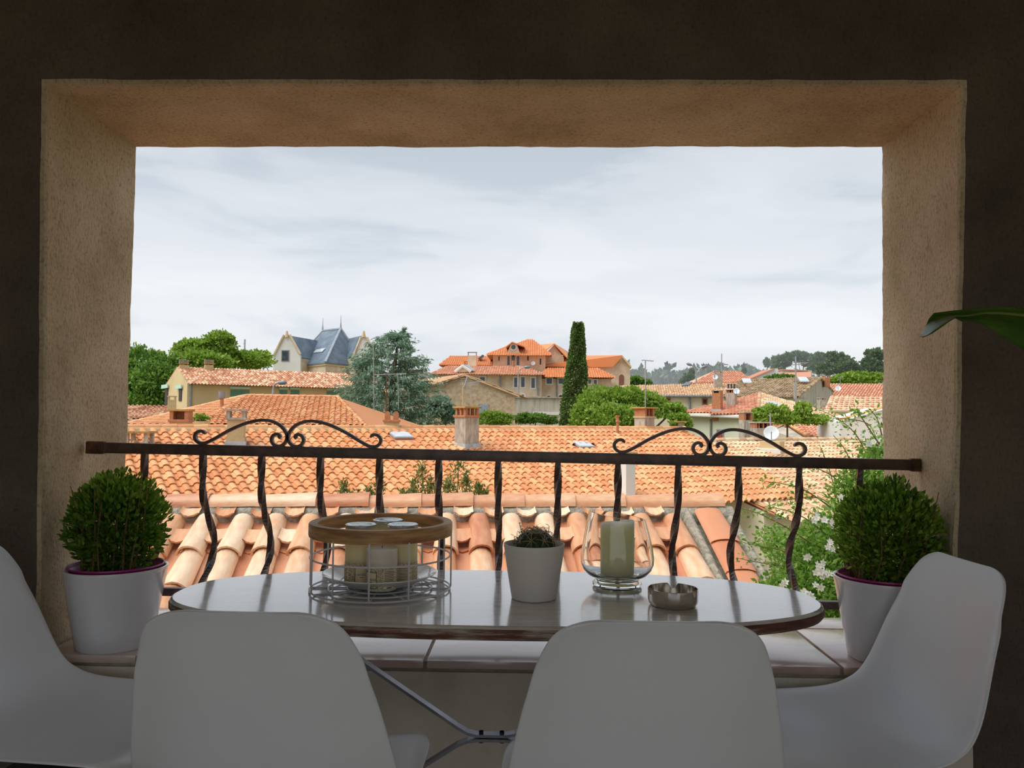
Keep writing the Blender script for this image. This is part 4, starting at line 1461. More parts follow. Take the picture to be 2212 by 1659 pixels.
# ================================================================== straw-coloured roof adjoining it
R3 = at_y(1700, 953, 34.0)
A3 = R3 - ur2 * 8.6; B3 = R3 + ur2 * 6.5
T3, SL3 = 6.6, .285
th = thing('straw_roof_house', 'house with straw coloured tile roof adjoining the long orange roof', 'house', (R3.x, R3.y, GZ))
d3 = vh2 * T3 + Vector((0, 0, -SL3 * T3))
v3 = d3.normalized()
mb = MB()
mb.slab([A3 + d3 * .94 + dn, B3 + d3 * .94 + dn, B3 + dn, A3 + dn], (0, 0, GZ - (A3 + d3).z + .6))
mb.build('wall', RENDER_CREAM, th, False, True)
r3 = MB().slab([A3, B3, B3 + d3, A3 + d3], (0, 0, -.05)).build('roof', TILE_PAN, th, False, True)
lay_tiles(r3, [A3 + v3 * .1, B3 + v3 * .1, B3 + d3, A3 + d3], .252, .372, ROMAN, TILE_TAN, 'roman_tan', 'roof_tile', 300, lambda px, py: 1540 < px < 1905 and 945 < py < 1075, 22, .008)
cap_row(r3, A3 + Vector((0, 0, .05)), B3 + Vector((0, 0, .05)), .12, .40, TILE_TAN, 'ridge_tan', seed=6)
MB().tube([A3 + d3 + v3 * .06 + Vector((0, 0, -.09)), B3 + d3 + v3 * .06 + Vector((0, 0, -.09))], .06, 8).build('gutter', ZINC, th, True, True)
n3 = ur2.cross(-v3).normalized()
if n3.z < 0: n3 = -n3
p = at_plane(1697, 972, A3, n3)
c3 = chimney(th, at_y(1645, 957, R3.y - .6), .75, .55, .62, R(4), CHIM_GREY, 'brickslab', CHIM_GREY, cap_h=.20, pots=3, over=.05, fl=False)
MB().bbox(at_y(1668, 968, 31.4), (.8, .5, .55), .02, Matrix.Rotation(ang2 - R(70), 3, 'Z')).build('chimney_base', RENDER_TAN, th, False, True)
MB().bbox(at_y(1660, 975, 31.2), (.95, .12, .22), .02, Matrix.Rotation(ang2 - R(66), 3, 'Z')).build('flashing', RENDER_WHITE, th, False, True)
# small lower lean-to roof and wall under it
lt = thing('lean_to_house', 'low cream lean-to with red tile edge below the straw roof', 'house', (at_y(1745, 1090, 25).x, 25, GZ))
la, lb = at_y(1690, 1090, 25.0), at_y(1830, 1078, 26.6)
lr = MB().slab([la, lb, lb + Vector((-.6, 1.6, .4)), la + Vector((-.6, 1.6, .4))], (0, 0, -.05)).build('roof', TILE_PAN, lt, False, True)
lay_tiles(lr, [la, lb, lb + Vector((-.6, 1.6, .4)), la + Vector((-.6, 1.6, .4))], .22, .37, ROMAN, TILE_SALMON, 'roman_salmon', 'roof_tile', 60, None, 23)
MB().slab([la + Vector((.1, .15, -.06)), lb + Vector((-.1, .15, -.06)), lb + Vector((-.6, 1.6, -.06)), la + Vector((-.6, 1.6, -.06))], (0, 0, GZ - la.z)).build('wall', RENDER_CREAM, lt, False, True)
sw = at_y(1755, 1128, 25.5)
MB().bbox(sw, (.9, .3, .10), .01, Matrix.Rotation(R(30), 3, 'Z')).build('window_hood', RENDER_WHITE, lt, False, True)

# ================================================================== far houses
FAR_ROMAN = tile_roman(.24, .42, 3, .03, .06, .02)


def pt(t): return at_y(t[0], t[1], t[2])


def plane_poly(tri, more=()):
    """three (px, py, depth) points fix a plane; the other pixels are dropped onto it"""
    a, b, c = (pt(t) for t in tri)
    n = (b - a).cross(c - a).normalized()
    return [a, b, c] + [at_plane(px, py, a, n) for (px, py) in more]


def tiled(root, pts, mat, key, pw=.24, cl=.36, thick=.10, single=0, see=None, name='roof', seed=0, base=None, **kw):
    o = MB().slab(pts, (0, 0, -thick)).build(name, base or mat, root, False, True)
    if pw: lay_tiles(o, pts, pw, cl, FAR_ROMAN if single == 0 else ROMAN, mat, key, 'roof_tile', single, see, seed, .01, **kw)
    return o


def drop_wall(root, pts, mat, zb=GZ, thick=.3, name='wall'):
    """vertical wall under a line of points (world), closed down to zb, with depth away from the viewer"""
    pts = [Vector(p) for p in pts]
    poly = pts + [Vector((pts[-1].x, pts[-1].y, zb)), Vector((pts[0].x, pts[0].y, zb))]
    d = (pts[-1] - pts[0]); nrm = Vector((-d.y, d.x, 0)).normalized()
    if nrm.y < 0: nrm = -nrm
    return MB().slab(poly, nrm * thick).build(name, mat, root, False, True)


def facade_rects(root, p0, n, rects, mat, name='window', frame=None, out=.03, fw=.10, sill=True, arch=False):
    """windows given by photo rectangles (px0, py0, px1, py1) on the wall plane"""
    n = Vector(n).normalized()
    if n.y > 0: n = -n
    side = Vector((0, 0, 1)).cross(n).normalized()
    rot = Matrix((side, -n, Vector((0, 0, 1)))).transposed()
    for (x0, y0, x1, y1) in rects:
        a, b = at_plane(x0, y0, p0, n), at_plane(x1, y1, p0, n)
        c = (a + b) / 2
        w, h = abs((b - a).dot(side)), abs((b - a).z)
        if arch:
            pts = [c + side * (w / 2 * sx) + Vector((0, 0, -h / 2)) for sx in (-1, 1)]
            pts = [pts[0], pts[1]] + [c + side * (w / 2 * math.cos(t)) + Vector((0, 0, h / 2 - w / 2 + w / 2 * math.sin(t))) for t in [math.pi * k / 8 for k in range(9)]]
            if frame:
                q = [c + (p - c) * 1.0 + (p - c).normalized() * fw for p in pts]
                MB().slab([p + n * (out * .6) for p in q], -n * .1).build('window_surround', frame, root, False, True)
            MB().slab([p + n * out for p in pts], -n * .1).build(name, mat, root, False, True)
            continue
        f = None
        if frame:
            f = MB().box(c + n * (out * .4), (w + 2 * fw, .08, h + 2 * fw), rot).build(name, frame, root, False, True)
            MB().box(c + n * (out + .02), (w, .06, h), rot).build('pane', mat, f, False, True)
        else:
            MB().box(c + n * out, (w, .08, h), rot).build(name, mat, root, False, True)


# ---- tan house with mixed tiles behind the orange hip roof
t1 = thing('tan_house', 'tan rendered house with mottled tile roof and green shutters', 'house', (*pt((405, 823, 60))[:2], GZ))
fl, fr_ = pt((405, 823, 60)), pt((760, 836, 67.5))
fr_.z = fl.z - .02
dv = (fr_ - fl).normalized(); dvh = Vector((dv.x, dv.y, 0)).normalized()
bv = Vector((-dvh.y, dvh.x, 0))
rl_ = at_plane(388, 790, fl + bv * 4.3, -dvh)      # ridge end over the gable
rl_ = fl + bv * 4.4 + Vector((0, 0, pt((388, 791, 62.6)).z - fl.z))
rr_ = rl_ + dvh * 14.5
fr_ = fl + dvh * 14.5
ov = -bv * .35 + Vector((0, 0, -.12))
tiled(t1, [rl_, rr_, fr_ + ov, fl + ov], TILE_OLD, 'old_far', seed=31)
MB().slab([rl_, rr_, fr_ + bv * 9.2, fl + bv * 9.2], (0, 0, -.1)).build('back_roof', TILE_OLD, t1, False, True)
mb = MB(); mb.slab([fl, rl_ - Vector((0, 0, .12)), fl + bv * 8.8, Vector((*(fl + bv * 8.8)[:2], GZ)), Vector((*fl[:2], GZ))], dvh * 14.3); mb.build('wall', RENDER_TAN, t1, False, True)
mb = MB()
for k in range(56): mb.box(fl + dvh * (.15 + .255 * k) - bv * .12 + Vector((0, 0, -.22)), (.12, .28, .12), Matrix((dvh, bv, Vector((0, 0, 1)))).transposed())
mb.build('eave_brackets', CHIM_GREY, t1, False, True, kind='stuff')
facade_rects(t1, fl, bv, [(498, 842, 538, 858), (604, 843, 620, 858), (628, 843, 646, 858), (706, 845, 740, 862)], GREENSH, 'shutter', None, .02)
facade_rects(t1, fl, bv, [(496, 835, 540, 841), (602, 837, 622, 842), (626, 837, 648, 842), (704, 839, 742, 844)], MINT, 'awning', None, .12)
facade_rects(t1, fl, dvh, [(388, 840, 393, 866), (358, 839, 363, 876)], DARKW, 'window', None, .02)
facade_rects(t1, fl, dvh, [(384, 833, 396, 839), (353, 832, 366, 838)], MINT, 'awning', None, .14)
MB().tube([fl + dvh * .25 - bv * .1 + Vector((0, 0, -.25)), fl + dvh * .25 - bv * .1 + Vector((0, 0, -5))], .08, 8).build('downpipe', ZINC, t1, True, True)
for (x, dd) in ((397, 63.5), (451, 64.5)):
    c = at_y(x, 792, dd)
    chimney(t1, c, .66, .5, .12, R(30), CHIM_TAN, 'slab', CHIM_BRICK, cap_h=.10, over=.03, fl=False)
    for k in range(3): MB().bbox(c + Vector((0, 0, .30 + .11 * k)), (.72, .56, .05), .01, Matrix.Rotation(R(30), 3, 'Z')).build('chimney_slab', CHIM_GREY, t1, False, True)

# ---- orange hip roof house in the middle distance
h2 = thing('orange_hip_house', 'house with orange hipped tile roof before the tan house', 'house', (*pt((600, 920, 35))[:2], GZ))
ra, rb = pt((531, 855, 38.5)), pt((729, 854, 39.5)); rb.z = ra.z
fra = plane_poly([(531, 855, 38.5), (729, 854, 39.5), (790, 921, 33.5)], [(418, 926)])
mc = fra[3]; md_ = fra[2]
f0 = tiled(h2, [ra, rb, md_, mc], TILE_MAIN, 'roman_hip', .252, .36, single=300, see=lambda px, py: 280 < px < 800 and 845 < py < 926, seed=33)
lf = plane_poly([(531, 855, 38.5), (418, 926, mc.y), (250, 921, 40.0)])
tiled(h2, lf, TILE_MAIN, 'hip_left', .24, .36, seed=34)
bk_ = [ra, rb, Vector((md_.x + 1, md_.y + 9, md_.z)), Vector((lf[2].x + 2, lf[2].y + 8, lf[2].z))]
MB().slab(bk_, (0, 0, -.1)).build('back_roof', TILE_MAIN, h2, False, True)
MB().slab([rb, md_, Vector((md_.x + 1, md_.y + 9, md_.z))], (0, 0, -.1)).build('end_roof', TILE_MAIN, h2, False, True)
cap_row(f0, ra, rb, .11, .40, TILE_MAIN, 'ridge_hip', seed=7)
cap_row(f0, ra, mc, .11, .40, TILE_MAIN, 'ridge_hip', 'hip_tile', seed=8)
cap_row(f0, rb, md_, .11, .40, TILE_MAIN, 'ridge_hip', 'hip_tile', seed=9)
cap_row(f0, ra, lf[2], .11, .40, TILE_MAIN, 'ridge_hip', 'hip_tile', seed=10)
mb = MB(); mb.slab([mc + Vector((.3, .3, -.2)), md_ + Vector((-.3, .3, -.2)), md_ + Vector((.5, 8.5, -.2)), lf[2] + Vector((2, 7.5, -.2)), lf[2] + Vector((.4, .2, -.2))], (0, 0, GZ - mc.z)); mb.build('wall', RENDER_TAN, h2, False, True)
c = pt((479, 869, 36.2))
vp = MB().tube([c + Vector((0, 0, -.4)), c + Vector((0, 0, .18))], .085, 10).build('vent_pipe', CHIM_BRICK, h2, True, True)
MB().tube([c + Vector((0, 0, .18)), c + Vector((0, 0, .50))], .15, 10).build('vent_cowl', ZINC, vp, True, True)

# ---- pale old roof at the jamb, its chimney, and the flat strip with the plant box
o2 = thing('pale_roof_house', 'house with pale old tile roof under the dark trees', 'house', (*pt((320, 890, 46))[:2], GZ))
po = plane_poly([(262, 876, 47.5), (366, 877, 48.5), (366, 900, 44)], [(262, 908)])
tiled(o2, po, TILE_OLD, 'old_far', seed=36)
drop_wall(o2, [po[3] + Vector((0, .3, -.15)), po[2] + Vector((0, .3, -.15))], RENDER_TAN, thick=3)
chimney(o2, pt((371, 888, 43.4)), .42, .38, .62, R(20), CHIM_TAN, 'slab', CHIM_TAN, cap_h=.16, over=.03, fl=False)
s3 = thing('old_tile_outhouse', 'outhouse roof strip of old whitish tiles just past the orange ridge', 'house', (*pt((400, 920, 25))[:2], GZ))
ps = plane_poly([(262, 917, 26.2), (440, 916, 28.4), (450, 930, 26.9)], [(262, 932)])
tiled(s3, ps, TILE_OLD, 'old_far', seed=37)
drop_wall(s3, [ps[3] + Vector((0, .1, -.12)), ps[2] + Vector((0, .1, -.12))], RENDER_TAN, thick=1.6)
bxw = pt((436, 914, 28.0))
MB().box(bxw + Vector((0, 0, -.10)), (.40, .5, .34)).build('parapet', RENDER_TAN, s3, False, True)

# ---- slate roofed mansion
SLATE = pmat('blue_slate', s2l(88, 102, 116), s2l(104, 118, 132), 0.8, 0.42, c3=s2l(118, 130, 142), bump=0.1, bscale=3)
sm = thing('slate_mansion', 'white gabled mansion with blue grey slate hip roof', 'house', (*pt((690, 790, 112))[:2], GZ))
F_, Lc, Rc = pt((703, 782, 104)), pt((628, 780, 113)), pt((792, 782, 112))
Lc.z = Rc.z = F_.z
R1, R2 = pt((697, 713, 115)), pt((736, 711, 112))
R1.z = R2.z = (R1.z + R2.z) / 2
Bk = Lc + Rc - F_
for i, poly in enumerate(([Lc, F_, R2, R1], [F_, Rc, R2], [Rc, Bk, R1, R2], [Bk, Lc, R1])):
    MB().slab(poly, (0, 0, -.2)).build('roof', SLATE, sm, False, True)
LINE = pmat('zinc_ridge', s2l(150, 160, 168), s2l(170, 178, 186), 2, 0.4)
for (a, b) in ((R2, F_), (R1, R2), (R2, Rc), (R1, Lc)):
    MB().tube([a, b], .16, 6).build('ridge_strip', LINE, sm, True, True)
for a in (R1, R2): MB().tube([a, a + Vector((0, 0, .9)), a + Vector((0, 0, 1.9))], [.16, .06, .02], 6).build('finial', LINE, sm, True, True)
inn = Vector((0, 0, -.1))
cm = (F_ + Bk) / 2
mb = MB(); mb.slab([p.lerp(cm, .06) + inn for p in (Lc, F_, Rc, Bk)], (0, 0, GZ - F_.z)); mb.build('wall', RENDER_STONE, sm, False, True)
mb = MB(); mb.slab([p.lerp(cm, .02) + Vector((0, 0, -.05)) for p in (Lc, F_, Rc, Bk)], (0, 0, -.35)); mb.build('cornice', RENDER_TAN, sm, False, True)
# gabled bays
for (gx, gd, pts_) in ((620, 106.5, [(590, 805), (590, 772), (594, 768), (614, 726), (620, 719), (626, 726), (644, 764), (649, 768), (649, 805)]), (786, 107.5, [(762, 800), (762, 776), (768, 768), (780, 731), (786, 722), (793, 731), (806, 768), (812, 776), (812, 800)])):
    w0 = [at_y(x, y, gd) for (x, y) in pts_]
    back = Vector((0, .5, 0))
    wg = MB().slab(w0, back).build('gable_wall', RENDER_WHITE, sm, False, True)
    ap = at_y(gx, 724, gd)
    inn_ = pt((690, 734, 114.2)) if gx < 700 else pt((752, 735, 112.4))
    inn_.z = ap.z
    el, er = at_y(pts_[3][0] - 22, 772, gd + .3), at_y(pts_[5][0] + 22, 772, gd + .3)
    il = inn_ + (el - ap); ir = inn_ + (er - ap)
    MB().slab([ap, inn_, ir, er], (0, 0, -.15)).build('bay_roof', SLATE, sm, False, True)
    MB().slab([ap, inn_, il, el], (0, 0, -.15)).build('bay_roof', SLATE, sm, False, True)
    MB().slab([el, er, ir, il], (0, 0, -6)).build('bay_wall', RENDER_STONE, sm, False, True)
    for sgn, (q0, q1) in ((1, (3, 1)), (-1, (5, 7))):
        MB().tube([w0[q0] + Vector((0, -.05, .15)), w0[q1] + Vector((0, -.05, .15))], .18, 6).build('gable_coping', RENDER_STONE, sm, True, True)
    MB().tube([ap + Vector((0, -.1, -.3)), ap + Vector((0, -.1, .55))], [.28, .12], 8).build('gable_cap', RENDER_TAN, sm, True, True)
    if gx < 700: facade_rects(sm, at_y(616, 770, gd), (0, -1, 0), [(610, 758, 623, 779)], PANE, 'window', pmat('grey_frame', s2l(150, 150, 150), s2l(160, 160, 160), 2, .7), .06, .12)
sk0 = plane_poly([(682, 762, 107.5), (700, 759, 106.6), (695, 763, 106.3)], [(678, 767)])
nsl = (F_ - Lc).cross(R2 - Lc).normalized()
qq = [at_plane(x, y, Lc, nsl) for (x, y) in ((684, 757), (704, 754), (697, 761), (678, 763))]
MB().slab([p - Vector((0, .25, -.12)) for p in qq], (0, 0, -.1)).build('skylight', SKYPANE, sm, False, True)

# ---- rubble gable house
gr = thing('rubble_gable_house', 'rubble stone gable house beside the dark cedar', 'house', (*pt((1010, 900, 56))[:2], GZ))
gl, ga, gR = pt((926, 838, 56)), pt((1005, 813, 56)), pt((1113, 853, 56))
dp = Vector((-5.5, 11, 0))
MB().slab([gl, ga, gR, Vector((gR.x, gR.y, GZ)), Vector((gl.x, gl.y, GZ))], dp).build('wall', RENDER_RUBBLE, gr, False, True)
f_ = Vector((0, -.25, 0))
tiled(gr, [ga + f_ + Vector((0, 0, .12)), ga + dp + Vector((0, 0, .12)), gl + dp + Vector((-.3, 0, 0)), gl + f_ + Vector((-.3, 0, 0))], TILE_TAN, 'tan_far', seed=41)
tiled(gr, [ga + f_ + Vector((0, 0, .12)), ga + dp + Vector((0, 0, .12)), gR + dp + Vector((.3, 0, 0)), gR + f_ + Vector((.3, 0, -.05))], TILE_TAN, 'tan_far', seed=42)
facade_rects(gr, gl, (0, -1, 0), [(1036, 875, 1052, 895)], pmat('blue_shutter', s2l(140, 156, 172), s2l(156, 170, 186), 2, .7), 'window', CHIM_GREY, .04, .10)

# ---- garden wall behind, with whitewashed foot
gw = thing('garden_wall', 'grey garden wall with white painted foot beside the ivy column', 'wall', (*pt((1160, 890, 74))[:2], GZ))
drop_wall(gw, [pt((1104, 857, 74)), pt((1232, 859, 74))], RENDER_GREY, thick=.4, name='wall_body')
drop_wall(gw, [pt((1150, 889, 73.9)), pt((1208, 890, 73.9))], RENDER_WHITE, zb=pt((1150, 896, 73.9)).z, thick=.06, name='white_band')
drop_wall(gw, [pt((1100, 856, 73.8)), pt((1236, 858, 73.8))], CHIM_GREY, zb=pt((1104, 859, 74)).z, thick=.6, name='coping')

# ---- the big villa with bright orange roofs
vl = thing('orange_roof_villa', 'large stone villa with stepped bright orange roofs', 'house', (*pt((1150, 850, 110))[:2], GZ))


def zat(py, d, px=1150): return at_y(px, py, d).z


def xat(px, d): return at_y(px, 850, d).x


def vbox(px0, px1, py, d, depth, mat, zb=GZ, name='wall'):
    return MB().boxp((xat(px0, d), d, zb), (xat(px1, d), d + depth, zat(py, d, (px0 + px1) / 2))).build(name, mat, vl, False, True)


def vroof(px0, px1, pye, d, depth, rx0, rx1, pyr, over=.6, mat=None, ridge_at=.5):
    mat = mat or TILE_ORANGE
    pm = (px0 + px1) / 2
    ze = zat(pye, d, pm)
    yr = d + depth * ridge_at
    zr = zat(pyr, yr, pm)
    x0, x1 = xat(px0, d) - over, xat(px1, d) + over
    a, b, c, e = (x0, d - over, ze), (x1, d - over, ze), (x1, d + depth + over, ze), (x0, d + depth + over, ze)
    r0, r1 = (xat(rx0, yr), yr, zr), (xat(rx1, yr), yr, zr)
    front = None
    for k, poly in enumerate(([a, b, r1, r0], [b, c, r1], [c, e, r0, r1], [e, a, r0])):
        o = MB().slab(poly, (0, 0, -.18)).build('roof', mat, vl, False, True)
        if k == 0:
            lay_tiles(o, [Vector(p) + Vector((0, 0, .01)) for p in poly], .30, .42, tile_roman(.30, .46, 3, .03, .06, .02), mat, 'villa', 'roof_tile', 0, None, int(px0))
    return a, b, r0, r1


vbox(1064, 1178, 765, 104, 11, RENDER_STONE)
vroof(1064, 1178, 765, 104, 11, 1140, 1150, 733, .8)
facade_rects(vl, Vector((0, 104, 0)), (0, -1, 0), [(1077, 770, 1079, 779), (1139, 769, 1142, 779)], DARKW, 'window', None, .03, .1, arch=True)
facade_rects(vl, Vector((0, 104, 0)), (0, -1, 0), [(1096, 769, 1101, 789), (1105, 765, 1112, 789), (1116, 769, 1122, 789)], PANE, 'window', RENDER_WHITE, .06, .12, arch=True)
facade_rects(vl, Vector((0, 104, 0)), (0, -1, 0), [(1166, 774, 1169, 788)], DARKW, 'window', RENDER_WHITE, .06, .12, arch=True)
# dormer gable with the round window
dg = [at_y(x, y, 103.2) for (x, y) in ((1094, 766), (1103, 744), (1109, 738), (1117, 744), (1124, 766))]
MB().slab(dg, (0, 4, 0)).build('dormer', RENDER_STONE, vl, False, True)
dgo = at_y(1109, 750, 103.1)
rnd = [dgo + Vector((.30 * math.cos(t), 0, .30 * math.sin(t))) for t in [2 * math.pi * k / 16 for k in range(16)]]
MB().slab([dgo + (p - dgo) * 1.5 for p in rnd], (0, .1, 0)).build('window_surround', RENDER_WHITE, vl, False, True)
MB().slab([p + Vector((0, -.06, 0)) for p in rnd], (0, .1, 0)).build('round_window', PANE, vl, False, True)
ap = at_y(1106, 738, 102.8)
MB().slab([ap, ap + Vector((.3, 5.5, 0)), at_y(1133, 747, 102.8) + Vector((0, 4, 0)), at_y(1133, 747, 102.8)], (0, 0, -.15)).build('dormer_roof', TILE_ORANGE, vl, False, True)
MB().slab([ap, ap + Vector((.3, 5.5, 0)), at_y(1093, 748, 102.8) + Vector((0, 4, 0)), at_y(1093, 748, 102.8)], (0, 0, -.15)).build('dormer_roof', TILE_ORANGE, vl, False, True)
# cross gable on its flank
cg = [at_y(x, y, 106) for (x, y) in ((1176, 800), (1176, 766), (1197, 745), (1218, 772), (1218, 800))]
MB().slab(cg, (0, 5, 0)).build('cross_gable', RENDER_STONE, vl, False, True)
MB().slab([cg[2] + Vector((0, -.6, .15)), at_y(1165, 744, 112), at_y(1158, 766, 108), cg[1] + Vector((-.5, -.6, 0))], (0, 0, -.15)).build('cross_roof', TILE_ORANGE, vl, False, True)
MB().slab([cg[2] + Vector((0, -.6, .15)), cg[2] + Vector((0, 6, .15)), at_y(1240, 767, 112), cg[3] + Vector((.4, -.6, 0))], (0, 0, -.15)).build('cross_roof', TILE_ORANGE, vl, False, True)
# rear wing, front range, side ranges
vbox(962, 1064, 788, 112, 9, RENDER_STONE); vroof(958, 1066, 788, 112, 9, 972, 1064, 769)
vbox(943, 1170, 808, 96, 7, RENDER_STONE); vroof(940, 1168, 807, 96, 8, 965, 1130, 791, .5, TILE_SALMON)
vbox(1170, 1320, 818, 99, 8, RENDER_STONE); vroof(1170, 1318, 813, 99, 8, 1182, 1292, 795, .5)
MB().slab([at_y(x, y, 106) for (x, y) in ((1176, 850), (1176, 789), (1324, 790), (1343, 769), (1361, 791), (1361, 850))], (0, 9, 0)).build('wall', RENDER_STONE, vl, False, True)
ro = [at_y(1343, 768, 106) + Vector((0, -.5, 0)), at_y(1186, 769, 110.5), at_y(1176, 789, 105.4), at_y(1324, 790, 105.4)]
o_ = MB().slab(ro, (0, 0, -.2)).build('roof', TILE_ORANGE, vl, False, True)
MB().slab([at_y(1343, 767.5, 106) + Vector((0, -.5, 0)), at_y(1343, 767.5, 106) + Vector((0, 9, 0)), at_y(1363, 791, 106) + Vector((0, 9, 0)), at_y(1363, 791, 106) + Vector((0, -.5, 0))], (0, 0, -.3)).build('roof', RENDER_TAN, vl, False, True)
facade_rects(vl, Vector((0, 106, 0)), (0, -1, 0), [(1337, 809, 1348, 832)], pmat('brown_door', s2l(120, 78, 58), s2l(136, 92, 70), 2, .7), 'arched_door', RENDER_STONE, .08, .2, arch=True)
facade_rects(vl, Vector((0, 96, 0)), (0, -1, 0), [(1037, 815, 1047, 824), (1111, 816, 1117, 836), (1126, 815, 1133, 836), (1148, 817, 1155, 838)], PANE, 'window', RENDER_WHITE, .05, .18)
facade_rects(vl, Vector((0, 99, 0)), (0, -1, 0), [(1181, 817, 1192, 829), (1207, 818, 1218, 829), (1271, 820, 1277, 829), (1283, 821, 1289, 829)], PANE, 'window', RENDER_WHITE, .05, .15)
facade_rects(vl, Vector((0, 99, 0)), (0, -1, 0), [(1181, 855, 1190, 860), (1207, 853, 1217, 860)], DARKW, 'window', RENDER_WHITE, .05, .2, arch=True)
facade_rects(vl, Vector((0, 96, 0)), (0, -1, 0), [(1125, 852, 1132, 860)], DARKW, 'window', RENDER_WHITE, .05, .2, arch=True)
# pediment on the front range
pd = [at_y(x, y, 95.4) for (x, y) in ((983, 804), (999, 791), (1017, 803))]
MB().slab(pd, (0, 3, 0)).build('pediment', RENDER_STONE, vl, False, True)
MB().tube([pd[0], pd[1], pd[2]], .22, 6).build('pediment_coping', RENDER_WHITE, vl, True, True)
MB().slab([pd[1] + Vector((.2, 0, .2)), at_y(1012, 788, 98), at_y(1027, 801, 96), pd[2] + Vector((.2, 0, .2))], (0, 0, -.1)).build('pediment_roof', LEAD, vl, False, True)
MB().boxp((xat(943, 95.6), 95.6, zat(808, 95.6)), (xat(1168, 95.6), 96.2, zat(805, 95.6))).build('cornice', RENDER_TAN, vl, False, True)
for (x, y0, y1) in ((1081, 812, 838), (1162, 800, 855), (1203, 815, 858), (1260, 818, 840)):
    d_ = 95.8 if x < 1170 else 98.8
    MB().tube([at_y(x, y0, d_), at_y(x, y1, d_)], .10, 6).build('downpipe', ZINC, vl, True, True)
chimney(vl, at_y(1020, 790, 103), 1.15, .8, 1.3, 0, RENDER_STONE, 'slab', CHIM_GREY, cap_h=.40, legs=3, over=.05, fl=False)
chimney(vl, at_y(1007, 790, 103.5), .5, .5, .3, 0, CHIM_BRICK, 'slab', CHIM_BRICK, cap_h=.2, over=.02, fl=False)
MB().tube([at_y(1109, 792, 95), at_y(1109, 779, 95)], .18, 8).build('chimney_pot', CHIM_BRICK, vl, True, True)
MB().slab([at_y(x, y, 113) for (x, y) in ((1032, 775), (1042, 766), (1046, 768), (1038, 777))], (0, 1, 0)).build('skylight', PANE, vl, False, True)

# ---- long low house with lichened roof
lh = thing('long_lichen_house', 'long low house with lichened tile roof behind the green tree', 'house', (*pt((1500, 870, 76))[:2], GZ))
lp = plane_poly([(1345, 833, 82), (1592, 828, 82), (1574, 854, 76)], [(1300, 853)])
tiled(lh, lp, TILE_TAN, 'tan_far', seed=51)
MB().slab([lp[0], lp[1], lp[1] + Vector((0, 6, -1.4)), lp[0] + Vector((0, 6, -1.4))], (0, 0, -.1)).build('back_roof', TILE_TAN, lh, False, True)
drop_wall(lh, [lp[3] + Vector((0, .4, -.1)), lp[2] + Vector((0, .4, -.1))], RENDER_CREAM, thick=7)
MB().tube([lp[3] + Vector((0, -.1, -.1)), lp[2] + Vector((0, -.1, -.1))], .12, 8).build('gutter', ZINC, lh, True, True)
p0_ = (lp[2] + lp[3]) / 2 + Vector((0, .4, 0)); nn_ = Vector((lp[2].y - lp[3].y, lp[3].x - lp[2].x, 0))
facade_rects(lh, p0_, nn_, [(1438, 862, 1446, 873), (1519, 863, 1526, 872)], DARKW, 'window', CHIM_BRICK, .05, .12)
q0 = at_plane(1489, 853, p0_, nn_)
MB().tube([q0 + Vector((0, -.2, 0)), q0 + Vector((0, -.2, -1.6))], .10, 6).build('downpipe', ZINC, lh, True, True)
qs = [at_plane(x, y, lp[0], (lp[1] - lp[0]).cross(lp[2] - lp[0]).normalized()) for (x, y) in ((1482, 828), (1496, 828), (1487, 835), (1472, 836))]
MB().slab([p + Vector((0, 0, .15)) for p in qs], (0, 0, -.1)).build('skylight', PANE, lh, False, True)
# ---- small orange hip roof behind it
oh = thing('orange_pavilion_house', 'house with small orange hip roof rising behind the lichened roof', 'house', (*pt((1565, 820, 96))[:2], GZ))
hp = plane_poly([(1541, 802, 99), (1598, 802, 99), (1634, 826, 94)], [(1497, 827)])
tiled(oh, hp, TILE_SALMON, 'salmon_far', .3, .55, seed=52)
MB().slab([hp[1], hp[2], hp[2] + Vector((0, 9, 0))], (0, 0, -.1)).build('end_roof', TILE_SALMON, oh, False, True)
MB().slab([hp[0], hp[3], hp[3] + Vector((0, 9, 0))], (0, 0, -.1)).build('end_roof', TILE_SALMON, oh, False, True)
MB().slab([hp[0], hp[1], hp[2] + Vector((0, 9, 0)), hp[3] + Vector((0, 9, 0))], (0, 0, -.1)).build('back_roof', TILE_SALMON, oh, False, True)
MB().slab([hp[3] + Vector((.3, .4, -.15)), hp[2] + Vector((-.3, .4, -.15)), hp[2] + Vector((-.3, 8.6, -.15)), hp[3] + Vector((.3, 8.6, -.15))], (0, 0, GZ - hp[2].z)).build('wall', RENDER_CREAM, oh, False, True)
chimney(lh, pt((1551, 827, 80)), .75, .6, 1.0, 0, CHIM_GREY, 'slab', CHIM_GREY, cap_h=.1, over=.05, fl=False)
# ---- old gable house with lichen roof
og = thing('old_gable_house', 'old house with grey lichened roof and bare gable', 'house', (*pt((1740, 870, 69))[:2], GZ))
pg = plane_poly([(1598, 820, 77), (1776, 815, 73.5), (1724, 858, 66.5)], [(1560, 857)])
tiled(og, pg, TILE_LICHEN, 'lichen_far', seed=53)
drop_wall(og, [pg[3] + Vector((0, .4, -.1)), pg[2] + Vector((0, .4, -.1))], RENDER_GREY, thick=4)
gp_ = [pg[2] + Vector((-.2, .3, -.1)), pg[1] + Vector((-.2, .2, -.15)), pt((1800, 846, 80)), ]
MB().slab(gp_ + [Vector((gp_[2].x, gp_[2].y, GZ)), Vector((gp_[0].x, gp_[0].y, GZ))], (-3, 2, 0)).build('gable_wall', RENDER_GREY, og, False, True)
MB().slab([pg[0], pg[1], pt((1803, 845, 80)), pt((1640, 845, 86))], (0, 0, -.1)).build('back_roof', TILE_LICHEN, og, False, True)
